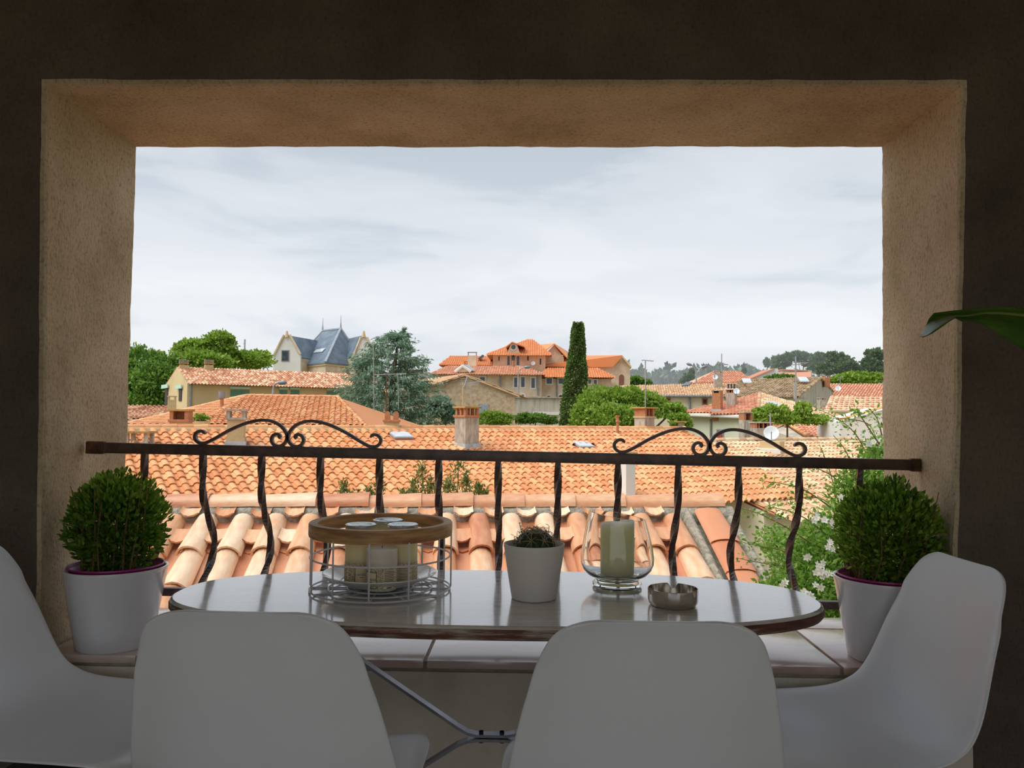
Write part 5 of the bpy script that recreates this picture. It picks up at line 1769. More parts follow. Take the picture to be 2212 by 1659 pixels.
cap_row(pg and og, pg[1] + Vector((0, 0, .05)), pg[2] + Vector((0, 0, .05)), .16, .40, TILE_LICHEN, 'verge_lichen', 'verge_tile', single=False)
chimney(og, pt((1785, 822, 75)), .5, .5, .3, 0, CHIM_BRICK, 'slab', CHIM_BRICK, cap_h=.1, over=.03, fl=False)
chimney(og, pt((1775, 884, 64)), .55, .5, .75, R(10), CHIM_GREY, 'slab', CHIM_GREY, cap_h=.12, over=.03, fl=False)
chimney(og, pt((1609, 846, 73)), .14, .14, .6, 0, CHIM_BRICK, 'slab', CHIM_BRICK, cap_h=.05, over=.04, fl=False, name='vent_pipe')
chimney(og, pt((1718, 846, 66)), .20, .2, .8, 0, CHIM_GREY, 'slab', CHIM_GREY, cap_h=.08, over=.05, fl=False, name='vent_pipe')
for (x, y, d_) in ((1612, 826, 75), (1734, 823, 71.5)):
    c = pt((x, y, d_)); MB().slab([c + Vector((-.4, -.5, -.1)), c + Vector((.4, -.5, -.1)), c + Vector((.5, .5, .3)), c + Vector((-.3, .5, .3))], (0, 0, .1)).build('skylight', SKYPANE, og, False, True)
# ---- corner hip roof, pale green walls
ch = thing('green_walled_house', 'pale green house with tan corner hip roof and skylight', 'house', (*pt((1640, 900, 47))[:2], GZ))
cl_ = plane_poly([(1641, 849, 52), (1637, 897, 45.5), (1466, 891, 50.5)])
cr_ = plane_poly([(1641, 849, 52), (1637, 897, 45.5), (1830, 902, 51)])
fcl = tiled(ch, cl_, TILE_SALMON, 'salmon_hip', seed=54)
fcr = tiled(ch, cr_, TILE_TAN, 'tan_hip', seed=55)
cap_row(fcl, cl_[0], cl_[1], .12, .4, TILE_TAN, 'ridge_tan', 'hip_tile', seed=3)
MB().slab([cl_[0], cr_[2], cr_[2] + Vector((-3.5, 7, 0)), cl_[2] + Vector((3, 6, 0)), cl_[2]], (0, 0, -.1)).build('back_roof', TILE_TAN, ch, False, True)
i4 = [cl_[2] + Vector((.4, .5, -.15)), cl_[1] + Vector((0, .5, -.15)), cr_[2] + Vector((-.4, .4, -.15)), cl_[2] + Vector((4, 5, -.15))]
MB().slab(i4, (0, 0, GZ - cl_[1].z)).build('wall', RENDER_GREEN, ch, False, True)
MB().tube([cl_[2] + Vector((0, 0, -.12)), cl_[1] + Vector((0, 0, -.12)), cr_[2] + Vector((0, 0, -.12))], .11, 6).build('gutter', RENDER_WHITE, ch, True, True)
nl = Vector((i4[1].y - i4[0].y, i4[0].x - i4[1].x, 0))
facade_rects(ch, i4[0], nl, [(1551, 930, 1562, 958)], pmat('red_curtain', s2l(150, 60, 50), s2l(166, 76, 60), 2, .8), 'window', pmat('grey_frame', s2l(150, 150, 150), s2l(160, 160, 160), 2, .7), .04, .08)
q0 = at_plane(1534, 905, i4[0], nl)
MB().tube([q0 + Vector((0, -.15, 0)), q0 + Vector((0, -.15, -1.4))], .06, 6).build('downpipe', ZINC, ch, True, True)
nR = (cr_[1] - cr_[0]).cross(cr_[2] - cr_[0]).normalized()
qs = [at_plane(x, y, cr_[0], nR) + Vector((0, -.05, .12)) for (x, y) in ((1652, 871), (1672, 871), (1692, 882), (1676, 882))]
MB().slab(qs, (0, 0, -.1)).build('skylight', SKYPANE, ch, False, True)
nL = (cl_[1] - cl_[0]).cross(cl_[2] - cl_[0]).normalized()
chimney(ch, at_plane(1550, 888, cl_[0], nL), .52, .52, (888 - 848) / FPX * 47, R(-30), CHIM_BRICK, 'brickslab', CHIM_GREY, cap_h=.12, over=0.02, fl=True)
cB = chimney(ch, at_plane(1580, 876, cl_[0], nL), .56, .5, (876 - 848) / FPX * 48.5, R(-30), CHIM_GREY, 'brickslab', RENDER_WHITE, cap_h=.18, over=.05, pots=2, fl=False)
tpc = at_plane(1580, 876, cl_[0], nL) + Vector((0, 0, .8 + .28))
for k in range(3):
    MB().lathe([(.05, 0), (.06, .03), (.05, .08), (.055, .22), (.085, .24), (.07, .28), (.0, .28)], 10, tpc + Vector((-.18 + .18 * k, 0, -.02))).build('chimney_pot', DARKW, cB, True, True)
# concrete chimney standing before the green wall
chimney(th, at_y(1611, 958, 35.4), .44, .40, (958 - 908) / FPX * 35.4, R(20), CHIM_GREY, 'brickslab', CHIM_GREY, cap_h=.30, over=.03, pots=0, fl=False)

# ---- salmon roof and its gable
sg = thing('salmon_roof_house', 'house with salmon tile roof and grey gable past the straw roof', 'house', (*pt((1760, 940, 40))[:2], GZ))
pq = plane_poly([(1697, 914, 42), (1915, 909, 45.5), (1915, 958, 39.5)], [(1770, 958)])
sgr = tiled(sg, pq, TILE_SALMON, 'roman_salmon', .24, .37, single=150, see=on_frame, seed=56)
gb = [pt((1668, 930, 41.2)), pt((1694, 917, 42)) , pq[3] + Vector((-.1, .2, -.1))]
MB().slab(gb + [Vector((gb[2].x, gb[2].y, GZ)), Vector((gb[0].x, gb[0].y, GZ))], (.6, 2.4, 0)).build('gable_wall', RENDER_GREY, sg, False, True)
MB().slab([pq[0] + Vector((0, 0, .02)), pq[1] + Vector((0, 0, .02)), pq[1] + Vector((-1.5, 2.5, -.8)), pq[0] + Vector((-1.3, 2.5, -.8))], (0, 0, -.1)).build('back_roof', TILE_SALMON, sg, False, True)
drop_wall(sg, [pq[3] + Vector((.1, .4, -.2)), pq[2] + Vector((0, .4, -.2))], RENDER_GREY, thick=2)
cap_row(sgr, pq[0] + Vector((0, 0, .04)), pq[3] + Vector((0, 0, .04)), .13, .40, TILE_MAIN, 'verge_salmon', 'verge_tile', seed=4)
cap_row(sgr, pq[0] + Vector((0, 0, .04)), gb[0] + Vector((-.2, 0, .1)), .12, .40, TILE_MAIN, 'verge_salmon', 'verge_tile', seed=4)
cap_row(sgr, pq[0] + Vector((0, 0, .04)), pq[1] + Vector((0, 0, .04)), .11, .40, TILE_SALMON, 'ridge_salmon', seed=4)
c = at_y(1697, 913, 41.5)
vv = MB().tube([c + Vector((0, 0, -.2)), c + Vector((0, 0, .15))], .09, 8).build('vent_pipe', CHIM_BRICK, sg, True, True)
MB().tube([c + Vector((0, 0, .12)), c + Vector((0, 0, .50))], .19, 12).build('vent_cowl', ZINC, vv, True, True)
# ---- roofs by the far jamb
jr = thing('striped_roof_house', 'house with striped mossy tile roof beyond the garden', 'house', (*pt((1850, 880, 62))[:2], GZ))
pj = plane_poly([(1794, 855, 68), (1920, 857, 68), (1920, 887, 62)], [(1780, 886)])
lay_j = tiled(jr, pj, TILE_OLD, 'striped_far', .42, .9, seed=57)
drop_wall(jr, [pj[3] + Vector((.2, .3, -.15)), pj[2] + Vector((.2, .3, -.15))], RENDER_GREEN, thick=8)
jr2 = thing('flat_salmon_house', 'house with even salmon roof under the pines', 'house', (*pt((1860, 850, 82))[:2], GZ))
pk = plane_poly([(1790, 829, 88), (1925, 830, 88), (1925, 856, 82)], [(1800, 855)])
tiled(jr2, pk, TILE_SALMON, 'salmon_far', .3, .55, seed=58)
drop_wall(jr2, [pk[3] + Vector((.2, .3, -.15)), pk[2] + Vector((.2, .3, -.15))], RENDER_TAN, thick=8)
wv = thing('white_gable_house', 'white gable wall with terracotta verge behind the jasmine sprigs', 'house', (*pt((1880, 900, 36))[:2], GZ))
wpp = [pt((1815, 908, 36.5)), pt((1925, 877, 36.5))]
drop_wall(wv, [wpp[0] + Vector((0, 0, -.08)), wpp[1] + Vector((0, 0, -.08))], RENDER_WHITE, thick=3)
cap_row(wv, wpp[1], wpp[0], .11, .40, TILE_MAIN, 'verge_white', 'verge_tile', seed=4)
# ---- pale houses on the rise
for i, (x0, y0, x1, y1, yb, d_, mt, lab) in enumerate(((1622, 818, 1672, 796, 822, 138, RENDER_WHITE, 'white walled house with sloping parapet on the rise'), (1690, 798, 1745, 800, 822, 155, RENDER_STONE, 'pinkish stone house below the pine trees'),
                                                       (868, 800, 905, 799, 830, 120, RENDER_WHITE, 'white house end glimpsed between cedar and villa'))):
    hh = thing('distant_house', lab, 'house', (*at_y((x0 + x1) / 2, yb, d_)[:2], GZ))
    drop_wall(hh, [at_y(x0, y0, d_), at_y(x1, y1, d_), at_y(x1 + 9, y1, d_)], mt, thick=8)
    a_, b_ = at_y(x0 - 1, y0 - .6, d_ - .3), at_y(x1 + 1, y1 - .6, d_ - .3)
    MB().slab([a_, b_, b_ + Vector((0, 8, 0)), a_ + Vector((0, 8, 0))], (0, 0, -.2)).build('roof_edge', TILE_SALMON, hh, False, True)
    if i == 1: MB().slab([at_y(1672, 806, 154), at_y(1752, 803, 154), at_y(1752, 815, 150), at_y(1672, 818, 150)], (0, 0, -.2)).build('lower_roof', TILE_SALMON, hh, False, True)

# ================================================================== antennas, dishes, lamps
ALU = pmat('aerial_aluminium', s2l(150, 152, 154), s2l(170, 172, 174), 3, 0.5, metal=0.3)
DISH = pmat('dish_white', s2l(216, 222, 226), s2l(224, 228, 232), 3, 0.4)
DISHARM = pmat('dish_arm', s2l(120, 120, 124), s2l(140, 140, 144), 3, 0.5)


def aerial(label, px, y0, y1, d, bars, r=.022, mat=None):
    """mast from pixel y0 up to y1; bars = (py, px0, px1, slope, tilt) crossbars"""
    a, b = at_y(px, y0, d), at_y(px, y1, d)
    b.x = a.x
    t = thing('roof_aerial', label, 'antenna', tuple(a))
    m = MB().tube([a + Vector((0, 0, -.3)), b], r, 8).build('mast', mat or ALU, t, True, True)
    for (py, x0, x1, dy, kind) in bars:
        p0, p1 = at_y(x0, py, d), at_y(x1, py + dy, d)
        bm = MB().tube([p0, p1], r * .6, 6).build('boom', ALU, t, True, True)
        if kind:
            n = kind
            for k in range(n):
                c = p0.lerp(p1, (k + .5) / n)
                l = .30
                MB().tube([c + Vector((0, -l, .0)), c + Vector((0, l, 0))], r * .35, 5).build('element', ALU, bm, True, True)
    return t


a1 = aerial('tall roof aerial with rusty mast before the cedar', 834, 918, 808, 24.6, [(810, 806, 878, -3, 0)], .02, RUST)
for (px, y0, y1) in ((806, 735, 890), (859, 806, 884)):
    MB().tube([at_y(px, y0, 24.5), at_y(px + 2, y1, 24.5)], .011, 6).build('whip', ALU, a1, True, True)
a2 = aerial('rake shaped aerial on the grey capped chimney', 1000, 880, 826, 24.4, [(831, 995, 1035, -7, 0)], .02, CHIM_TAN)
gc = at_y(1003, 835, 24.3)
g1 = MB().tube([gc, at_y(1010, 812, 24.3)], .022, 6).build('boom', ALU, a2, True, True)
for k in range(8):
    yy = 818 + 4.4 * k
    MB().tube([at_y(993 + k * .4, yy, 24.5), at_y(1022 + k * 1.0, yy + .5, 24.5)], .006, 5).build('element', ALU, g1, True, True)
for xx in (999, 1020): MB().tube([at_y(xx - 3, 820, 24.45), at_y(xx + 5, 852, 24.45)], .006, 5).build('element', ALU, g1, True, True)
for k in range(7):
    c = at_y(1010 + 4 * k, 831 - .6 * k, 24.3); MB().tube([c + Vector((-.03, -.12, -.05)), c + Vector((.03, .12, .05))], .006, 5).build('element', ALU, g1, True, True)
aerial('plain tee shaped aerial on the orange ridge chimney', 1394, 880, 778, 30.2, [(778, 1386, 1412, 2, 4)], .022)
aerial('slim aerial beside the orange hip roof, two crossbars', 1559, 815, 764, 79, [(784, 1554, 1574, 4, 3), (788, 1556, 1572, 0, 2)], .05)
aerial('thin whip aerial over the orange hip roof', 1543, 815, 798, 79, [(798, 1538, 1550, 2, 2)], .03)
aerial('very tall grey aerial mast by the salmon roof', 1720, 955, 770, 41, [(783, 1714, 1746, 1, 5), (788, 1712, 1740, -2, 4), (796, 1715, 1728, 4, 0)], .035)
aerial('short aerial stub beside the flat salmon roof', 1815, 830, 812, 80, [(815, 1810, 1821, 1, 2)], .03)
aerial('bare stub mast beside the white dish', 1664, 912, 892, 33, [], .03)
aerial('thin far radio mast beyond the trees', 528, 770, 733, 230, [(742, 526, 530, 0, 0)], .25)


def dish(label, px, py, rx_px, d, tilt=R(18), yaw=R(-15)):
    c = at_y(px, py, d)
    r = rx_px / FPX * d
    t = thing('satellite_dish', label, 'satellite dish', tuple(c))
    rot = Matrix.Rotation(yaw, 3, 'Z') @ Matrix.Rotation(R(90) - tilt, 3, 'X')
    def w(p): return rot @ p
    prof = [(0, -.16 * r * 0), (r * .35, .03 * r), (r * .7, .12 * r), (r, .25 * r), (r * 1.02, .25 * r), (r * .98, .22 * r), (r * .6, .06 * r), (0, -.05 * r)]
    MB().lathe(prof, 28, (0, 0, 0), warp=w).build('reflector', DISH, t, True)
    f = rot @ Vector((0, -.15 * r, .95 * r)); b = rot @ Vector((0, -.95 * r, .2 * r))
    arm = MB().tube([b, f], .04 * r + .006, 6).build('feed_arm', DISHARM, t, True)
    MB().tube([f, f - (f.normalized() * .18 * r)], .09 * r, 8).build('feed_horn', DISHARM, arm, True)
    MB().tube([rot @ Vector((0, 0, -.04 * r)), rot @ Vector((0, 0, -.3 * r)), rot @ Vector((0, 0, -.3 * r)) + Vector((0, .05, -1.5 * r))], .05 * r + .01, 6).build('bracket', DISHARM, t, True)
    return t


dish('large white satellite dish on the chimney of the straw roof', 1666, 936, 15.5, 31.8)
dish('white satellite dish on the grey chimney with dark pots', 1591, 845, 6.5, 47)
dish('small white satellite dish on the chimney by the orange hip roof', 1545, 815, 5.5, 79)
dish('white satellite dish against the bare grey gable', 1810, 839, 6, 66)
dish('white satellite dish on the villa tower wall', 1152, 785, 4.6, 103)


def lamp(label, px, y0, y1, d, heads):
    a, b = at_y(px, y0, d), at_y(px, y1, d)
    t = thing('street_lamp', label, 'street lamp', (a.x, a.y, GZ))
    MB().tube([Vector((a.x, a.y, GZ)), Vector((a.x, a.y, b.z))], .09, 8).build('pole', ALU, t, True, True)
    for pts_ in heads:
        w = [at_y(x, y, d) for (x, y) in pts_]
        w = [Vector(p) for p in smooth_path([tuple(p) for p in w], 4)]
        arm = MB().tube(w, .06, 6).build('arm', ALU, t, True, True)
        e = w[-1]; dr = (w[-1] - w[-3]).normalized(); dr = Vector((dr.x, 0, dr.z * .4)).normalized()
        MB().tube([e - dr * .05, e + dr * .12, e + dr * .45, e + dr * .62], [.06, .15, .16, .04], 10).build('lamp_head', ZINC, t, True, True)


lamp('double headed street lamp beyond the long low house', 1504, 830, 818, 90, [[(1504, 818), (1503, 803), (1499, 794), (1494, 789)], [(1504, 818), (1505, 808), (1510, 799), (1516, 794)]])
lamp('curved street lamp before the villa facade', 1119, 900, 815, 78, [[(1119, 815), (1120, 803), (1125, 796), (1133, 793.5)]])
lamp('small curved street lamp before the tan house', 590, 850, 842, 55, [[(590, 842), (592, 833), (597, 828), (601, 827)]])

# ================================================================== ground, hills, trees
GROUND = pmat('dry_ground', s2l(120, 116, 84), s2l(140, 132, 98), .05, .95)
struct('ground', MB().boxp((-420, -330, GZ - 1), (420, 330, GZ)), GROUND)
HILLM = pmat('hill_scrub', s2l(58, 84, 44), s2l(84, 106, 62), .03, .95, c3=s2l(110, 120, 84))
mb = MB()
NXH, NYH = 60, 14
vs = []
for j in range(NYH + 1):
    y = 280 + 820 * j / NYH
    for i in range(NXH + 1):
        x = (-1 + 2 * i / NXH) * (y * .95)
        z = GZ - 2 + 62 * (j / NYH) ** 1.15 * (.75 + .45 * noise.noise(Vector((x * .004, y * .004, 3)))) + (4 * noise.noise(Vector((x * .02, y * .02, 0))))
        vs.append((x, y, z if j else GZ - 2))
mb.add(vs, [(j * (NXH + 1) + i, j * (NXH + 1) + i + 1, (j + 1) * (NXH + 1) + i + 1, (j + 1) * (NXH + 1) + i) for j in range(NYH) for i in range(NXH)])
struct('hills', mb, HILLM, True)

LEAF_BROAD = pmat('broadleaf', s2l(70, 116, 36), s2l(114, 156, 58), .6, .6, c3=s2l(168, 194, 92), tint=0.75, lo=.1, hi=.95, trans=.38)
LEAF_LIGHT = pmat('light_broadleaf', s2l(100, 138, 38), s2l(148, 182, 64), .6, .6, c3=s2l(190, 212, 104), tint=0.75, lo=.1, hi=.95, trans=.42)
LEAF_CEDAR = pmat('cedar_needle', s2l(92, 124, 100), s2l(132, 164, 136), .6, .7, c3=s2l(178, 202, 176), tint=0.8, lo=.1, hi=.95, trans=.3)
LEAF_IVY = pmat('ivy_leaf', s2l(66, 96, 42), s2l(106, 134, 64), .6, .5, c3=s2l(152, 172, 104), tint=0.8, lo=.1, hi=.95, trans=.3)
LEAF_PINE = pmat('pine_needle', s2l(70, 98, 58), s2l(102, 130, 80), .3, .7, c3=s2l(138, 160, 108), tint=0.75, lo=.1, hi=.95, trans=.3)
LEAF_FAR = pmat('far_foliage', s2l(60, 86, 60), s2l(86, 112, 80), .1, .8, c3=s2l(110, 134, 98), tint=0.75, lo=.1, hi=.95)
BARK = pmat('bark', s2l(84, 68, 52), s2l(108, 90, 70), 4, .9, bump=.4)


def blob_leaves(blobs, count, size, seed, droop=0.0, shell=.55, clump=0.0):
    """blobs: (centre, rx, ry, rz); leaves lie on noisy shells, gathered in clumps"""
    rs = np.random.RandomState(seed)
    vol = np.array([b[1] * b[2] + b[1] * b[3] for b in blobs]); vol /= vol.sum()
    P, D = [], []
    for (c, rx, ry, rz), f in zip(blobs, vol):
        n = max(30, int(count * f))
        nc = max(8, n // 26)
        v = rs.normal(size=(nc, 3)); v /= np.linalg.norm(v, axis=1)[:, None]
        v[:, 2] = np.where(v[:, 2] < -.5, v[:, 2] * .5, v[:, 2])
        rad = (shell + (1 - shell) * rs.rand(nc) ** .6) * (1 + .12 * np.sin(v[:, 0] * 7 + seed) * np.cos(v[:, 2] * 6))
        cc = v * rad[:, None]
        k = rs.randint(0, nc, n)
        cr = .20 if clump == 0 else clump
        off = rs.normal(size=(n, 3)) * cr * .62
        off[:, 2] *= .7
        p = cc[k] + off
        P.append(p * np.array([rx, ry, rz]) + np.array(tuple(c)))
        D.append(p * .8 + rs.normal(size=(n, 3)) * .7 + np.array([0, 0, .35 - droop]))
    P, D = np.concatenate(P), np.concatenate(D)
    return leaf_cloud(P, D, size * (.6 + .8 * rs.rand(len(P))), .62, seed=seed)


def tree(name, label, blobs_px, mat, count, size, base, seed, cat='tree', group=None, trunk=True, droop=0., shell=.55, zb=GZ, limbs=True, clump=0.0):
    """blobs in pixels: (px, py, depth, rx_px, rz_px)"""
    bl = []
    for (px, py, d, rx, rz) in blobs_px:
        c = at_y(px, py, d)
        bl.append((c, rx / FPX * d, (rx + rz) / 2 / FPX * d, rz / FPX * d))
    bx = at_y(base[0], base[1], base[2])
    t = thing(name, label, cat, (bx.x, bx.y, zb), 0, group)
    V, F = blob_leaves(bl, count, size, seed, droop, shell, clump)
    cloud_obj('crown', V, F, mat, t, world=True)
    if trunk:
        rt = Vector((bx.x, bx.y, zb))
        mn = sum((b[0] for b in bl), Vector()) / len(bl)
        k_ = .35 if cat == 'shrub' else 1.0
        mb = MB().tube([rt, rt.lerp(mn, .5) + Vector((.1, 0, 0)), mn], [.30 * k_, .22 * k_, .10 * k_], 8)
        tk = mb.build('trunk', BARK, t, True, True)
        if limbs and cat != 'shrub':
            mb = MB()
            for b in bl: mb.tube([rt.lerp(mn, .7), b[0]], [.12, .04], 5)
            mb.build('limbs', BARK, tk, True, True, kind='stuff')
    return t


tree('leafy_tree', 'dense dark green tree at the window jamb beside the tan house', [(300, 800, 84, 62, 48), (340, 830, 82, 50, 50), (270, 840, 84, 60, 60), (365, 795, 84, 30, 30), (330, 868, 82, 70, 26)], LEAF_BROAD, 25000, .34, (310, 880, 84), 101)
tree('leafy_tree', 'tall broadleaf tree with two rounded tops behind the tan house', [(425, 762, 94, 46, 28), (470, 748, 94, 32, 28), (482, 734, 94, 22, 15), (440, 785, 92, 60, 26), (400, 748, 94, 18, 12)], LEAF_LIGHT, 17000, .36, (450, 840, 94), 102)
tree('leafy_tree', 'lower pale green tree beside the slate mansion', [(535, 782, 98, 50, 20), (565, 770, 100, 20, 14), (500, 776, 97, 32, 18)], LEAF_LIGHT, 9000, .36, (540, 840, 98), 103)
tree('leafy_tree', 'bright rounded green tree in front of the long low house', [(1300, 880, 46, 52, 40), (1350, 862, 46, 50, 26), (1270, 905, 45, 34, 30), (1390, 880, 46, 45, 34), (1335, 905, 44, 60, 30), (1450, 892, 45, 30, 22), (1470, 912, 44, 22, 20)], LEAF_LIGHT, 30000, .17, (1350, 960, 46), 104)
tree('hedge_shrub', 'light green shrub below the rubble gable', [(1062, 906, 50, 26, 16), (1085, 908, 50, 22, 14)], LEAF_LIGHT, 5000, .14, (1070, 960, 50), 105, 'shrub', zb=GZ)
tree('hedge_shrub', 'darker clipped hedge along the garden wall', [(1130, 906, 60, 22, 12), (1155, 906, 60, 28, 11), (1185, 908, 60, 20, 10)], LEAF_BROAD, 6000, .16, (1150, 960, 60), 106, 'shrub')
tree('bamboo_shrub', 'feathery yellow green shrub before the tan corner hip roof', [(1640, 902, 38.5, 22, 16), (1672, 896, 38.5, 26, 20), (1700, 906, 38.5, 30, 12), (1732, 890, 38.5, 14, 20), (1760, 908, 38.5, 30, 8)], pmat('bamboo_leaf', s2l(120, 156, 44), s2l(168, 198, 76), .6, .6, c3=s2l(206, 222, 124), tint=0.75, lo=.1, hi=.95, trans=.42), 9000, .17, (1690, 960, 38.5), 107, 'shrub')
tree('planter_shrub', 'small yellow green plant on the parapet beside the tan chimney', [(432, 903, 27.9, 14, 8)], LEAF_LIGHT, 900, .08, (432, 912, 27.9), 108, 'shrub', zb=at_y(432, 910, 27.9).z - .05)
tree('round_bush', 'broad bright bush on the rise under the pines', [(1850, 820, 118, 48, 13), (1880, 818, 118, 30, 12), (1815, 824, 118, 26, 9)], LEAF_LIGHT, 6000, .40, (1850, 850, 118), 109, 'shrub')
tree('round_bush', 'low olive bush before the white parapet house', [(1680, 819, 130, 28, 7), (1700, 818, 130, 16, 8)], LEAF_BROAD, 2500, .4, (1680, 840, 130), 110, 'shrub')
for i, (lab, bl) in enumerate((('spreading umbrella pine at the end of the pine row', [(1690, 782, 180, 15, 14), (1700, 772, 180, 10, 8), (1682, 792, 180, 12, 8)]), ('wide flat topped umbrella pine, second of the pine row', [(1735, 775, 186, 22, 10), (1722, 768, 186, 16, 6), (1748, 785, 186, 14, 8)]),
                               ('narrow tall pine between the umbrella pines', [(1768, 780, 176, 14, 14), (1765, 797, 176, 15, 14), (1772, 770, 176, 8, 6)]), ('largest domed umbrella pine of the row', [(1805, 772, 148, 18, 13), (1815, 785, 148, 24, 14), (1795, 800, 148, 26, 14), (1830, 795, 146, 24, 14), (1850, 800, 146, 18, 10)]),
                               ('lone dark pine against the window jamb', [(1890, 768, 140, 16, 12), (1882, 790, 140, 18, 16), (1895, 800, 140, 16, 16)]))):
    tree('umbrella_pine', lab, bl, LEAF_PINE, 5200, .55, (bl[0][0], 830, bl[0][2]), 120 + i, group=None)
for i, (lab, px, y0, y1, d, w) in enumerate((('dark pointed cypress beside the umbrella pines', 1673, 771, 794, 205, 4), ('short cypress beside the white parapet house', 1657, 776, 795, 212, 5), ('tiny far cypress over the orange hip roof', 1608, 797, 806, 200, 1.6), ('distant cypress near the double street lamp', 1531, 793, 806, 260, 4))):
    tree('cypress', lab, [(px, (y0 + y1) / 2, d, w, (y1 - y0) / 2)], LEAF_PINE, 1200, .5, (px, y1, d), 140 + i, limbs=False)
tree('cypress', 'dark clump of cypresses under the double street lamp', [(1487, 820, 170, 9, 10), (1494, 812, 170, 3, 14), (1478, 824, 170, 8, 6)], LEAF_PINE, 2500, .6, (1487, 835, 170), 150)
tree('flat_pine', 'flat layered green pine beside the villa gable end', [(1370, 822, 128, 16, 5), (1385, 828, 128, 18, 6), (1366, 832, 128, 12, 6)], LEAF_BROAD, 2200, .5, (1372, 845, 128), 151)

# far tree line on the hills
q = random.Random(5)
bl = []
for k in range(240):
    px = q.uniform(1360, 1660) if k < 110 else (q.uniform(900, 960) if k < 140 else q.uniform(-100, 2300))
    d = q.uniform(300, 520)
    base = 846
    c = at_y(px, base + q.uniform(-34, 0) * (1 if k < 110 else .6), d)
    r = q.uniform(3, 6)
    bl.append((c, r * q.uniform(.8, 1.4), r, r * q.uniform(.6, 1.0)))
V, F = blob_leaves(bl, 26000, 2.4, 160)
o = bpy.data.objects.new('distant_treeline', np_mesh('distant_treeline', V, F, LEAF_FAR, False, np.repeat(NR.rand(len(V) // 5), 5)))
COL.objects.link(o)
tag(o, 'far bluish woodland along the hills on the horizon', 'woodland', kind='stuff')

# ---- ivy clad column
ic = at_y(1243, 920, 60)
iv = thing('ivy_column', 'tall tapering column wrapped in ivy standing beside the villa', 'tree', (ic.x, ic.y, GZ))
prof_px = [(697, 8), (715, 11), (760, 15), (800, 20), (840, 24), (880, 27), (920, 29)]
rs = np.random.RandomState(9)
P, D = [], []
cxs = [(697, 1249), (760, 1247), (840, 1243), (920, 1240)]
for k in range(15000):
    y = rs.uniform(697, 935)
    w = np.interp(y, [p[0] for p in prof_px], [p[1] for p in prof_px]) / FPX * 60
    cx = at_y(np.interp(y, [c[0] for c in cxs], [c[1] for c in cxs]), y, 60)
    a = rs.uniform(0, 6.283)
    r = w * (.86 + .16 * rs.rand() + .07 * math.sin(a * 5 + y * .12))
    P.append((cx.x + r * math.cos(a), cx.y + r * math.sin(a), cx.z)); D.append((math.cos(a), math.sin(a), -.2 + .7 * rs.normal()))
V, F = leaf_cloud(P, D, .15 * (.6 + .8 * rs.rand(len(P))), .8, seed=4)
cloud_obj('ivy_foliage', V, F, LEAF_IVY, iv, world=True)
pth = [at_y(1240, 925, 60), at_y(1243, 840, 60), at_y(1247, 760, 60), at_y(1249, 700, 60)]
pth = [Vector((pth[0].x, pth[0].y, GZ))] + pth
MB().tube(pth, [.8, .8, .7, .45, .22], 10).build('trunk', BARK, iv, True, True)

# ---- blue cedar with drooping sprays
cd = at_y(845, 900, 50)
ce = thing('cedar_tree', 'large blue green cedar before the slate mansion', 'tree', (cd.x, cd.y, GZ))
MB().tube([Vector((cd.x, cd.y, GZ)), at_y(848, 830, 50), at_y(858, 745, 50)], [.30, .20, .05], 8).build('trunk', BARK, ce, True, True)
rs = np.random.RandomState(21)
P, D, L = [], [], []
br = MB()
prof_c = [(712, 6), (730, 30), (748, 62), (775, 84), (810, 104), (850, 118), (885, 124), (925, 118)]
for k in range(520):
    y = 715 + 215 * rs.rand() ** .8
    w = np.interp(y, [p[0] for p in prof_c], [p[1] for p in prof_c]) / FPX * 50
    cx = at_y(np.interp(y, [712, 760, 925], [868, 838, 846]), y, 50)
    a = rs.uniform(0, 6.283)
    l = w * rs.uniform(.55, 1.08)
    dirh = np.array([math.cos(a), math.sin(a) * .9, 0])
    up = rs.uniform(.05, .35)
    tip = np.array(cx) + dirh * l + np.array([0, 0, l * up * .5])
    st = np.array(cx) + dirh * l * .15
    if k % 5 == 0: br.tube([tuple(st), tuple(tip)], [.03, .008], 4)
    m = 46
    t = rs.uniform(.35, 1.0, m)
    base = st[None] + (tip - st)[None] * t[:, None] + rs.normal(size=(m, 3)) * np.array([.11, .11, .07]) * (1.15 - t * .4)[:, None]
    dd = dirh[None] * .8 + rs.normal(size=(m, 3)) * .45 + np.array([0, 0, -.45])
    P.append(base); D.append(dd); L.append(rs.uniform(.14, .34, m))
V, F = leaf_cloud(np.concatenate(P), np.concatenate(D), np.concatenate(L), .26, seed=5)
cloud_obj('needle_sprays', V, F, LEAF_CEDAR, ce, world=True)
br.build('branches', BARK, ce, True, True, kind='stuff')
# leader tip leaning over
P, D, L = [], [], []
for k in range(260):
    t = rs.rand()
    p = np.array(at_y(850 + 24 * t, 745 - 36 * t, 50)) + rs.normal(size=3) * .13 * (1.1 - t)
    P.append(p); D.append((.5 + rs.normal() * .5, rs.normal() * .5, .25 + rs.normal() * .4)); L.append(rs.uniform(.14, .3))
V, F = leaf_cloud(P, D, np.array(L), .26, seed=6)
cloud_obj('leader_shoot', V, F, LEAF_CEDAR, ce, world=True)
# low green shrub growth at its foot
tree('hedge_shrub', 'small conifer growing at the foot of the cedar', [(950, 885, 48, 26, 26), (975, 900, 48, 18, 20)], LEAF_CEDAR, 5000, .2, (950, 960, 48), 171, 'shrub')

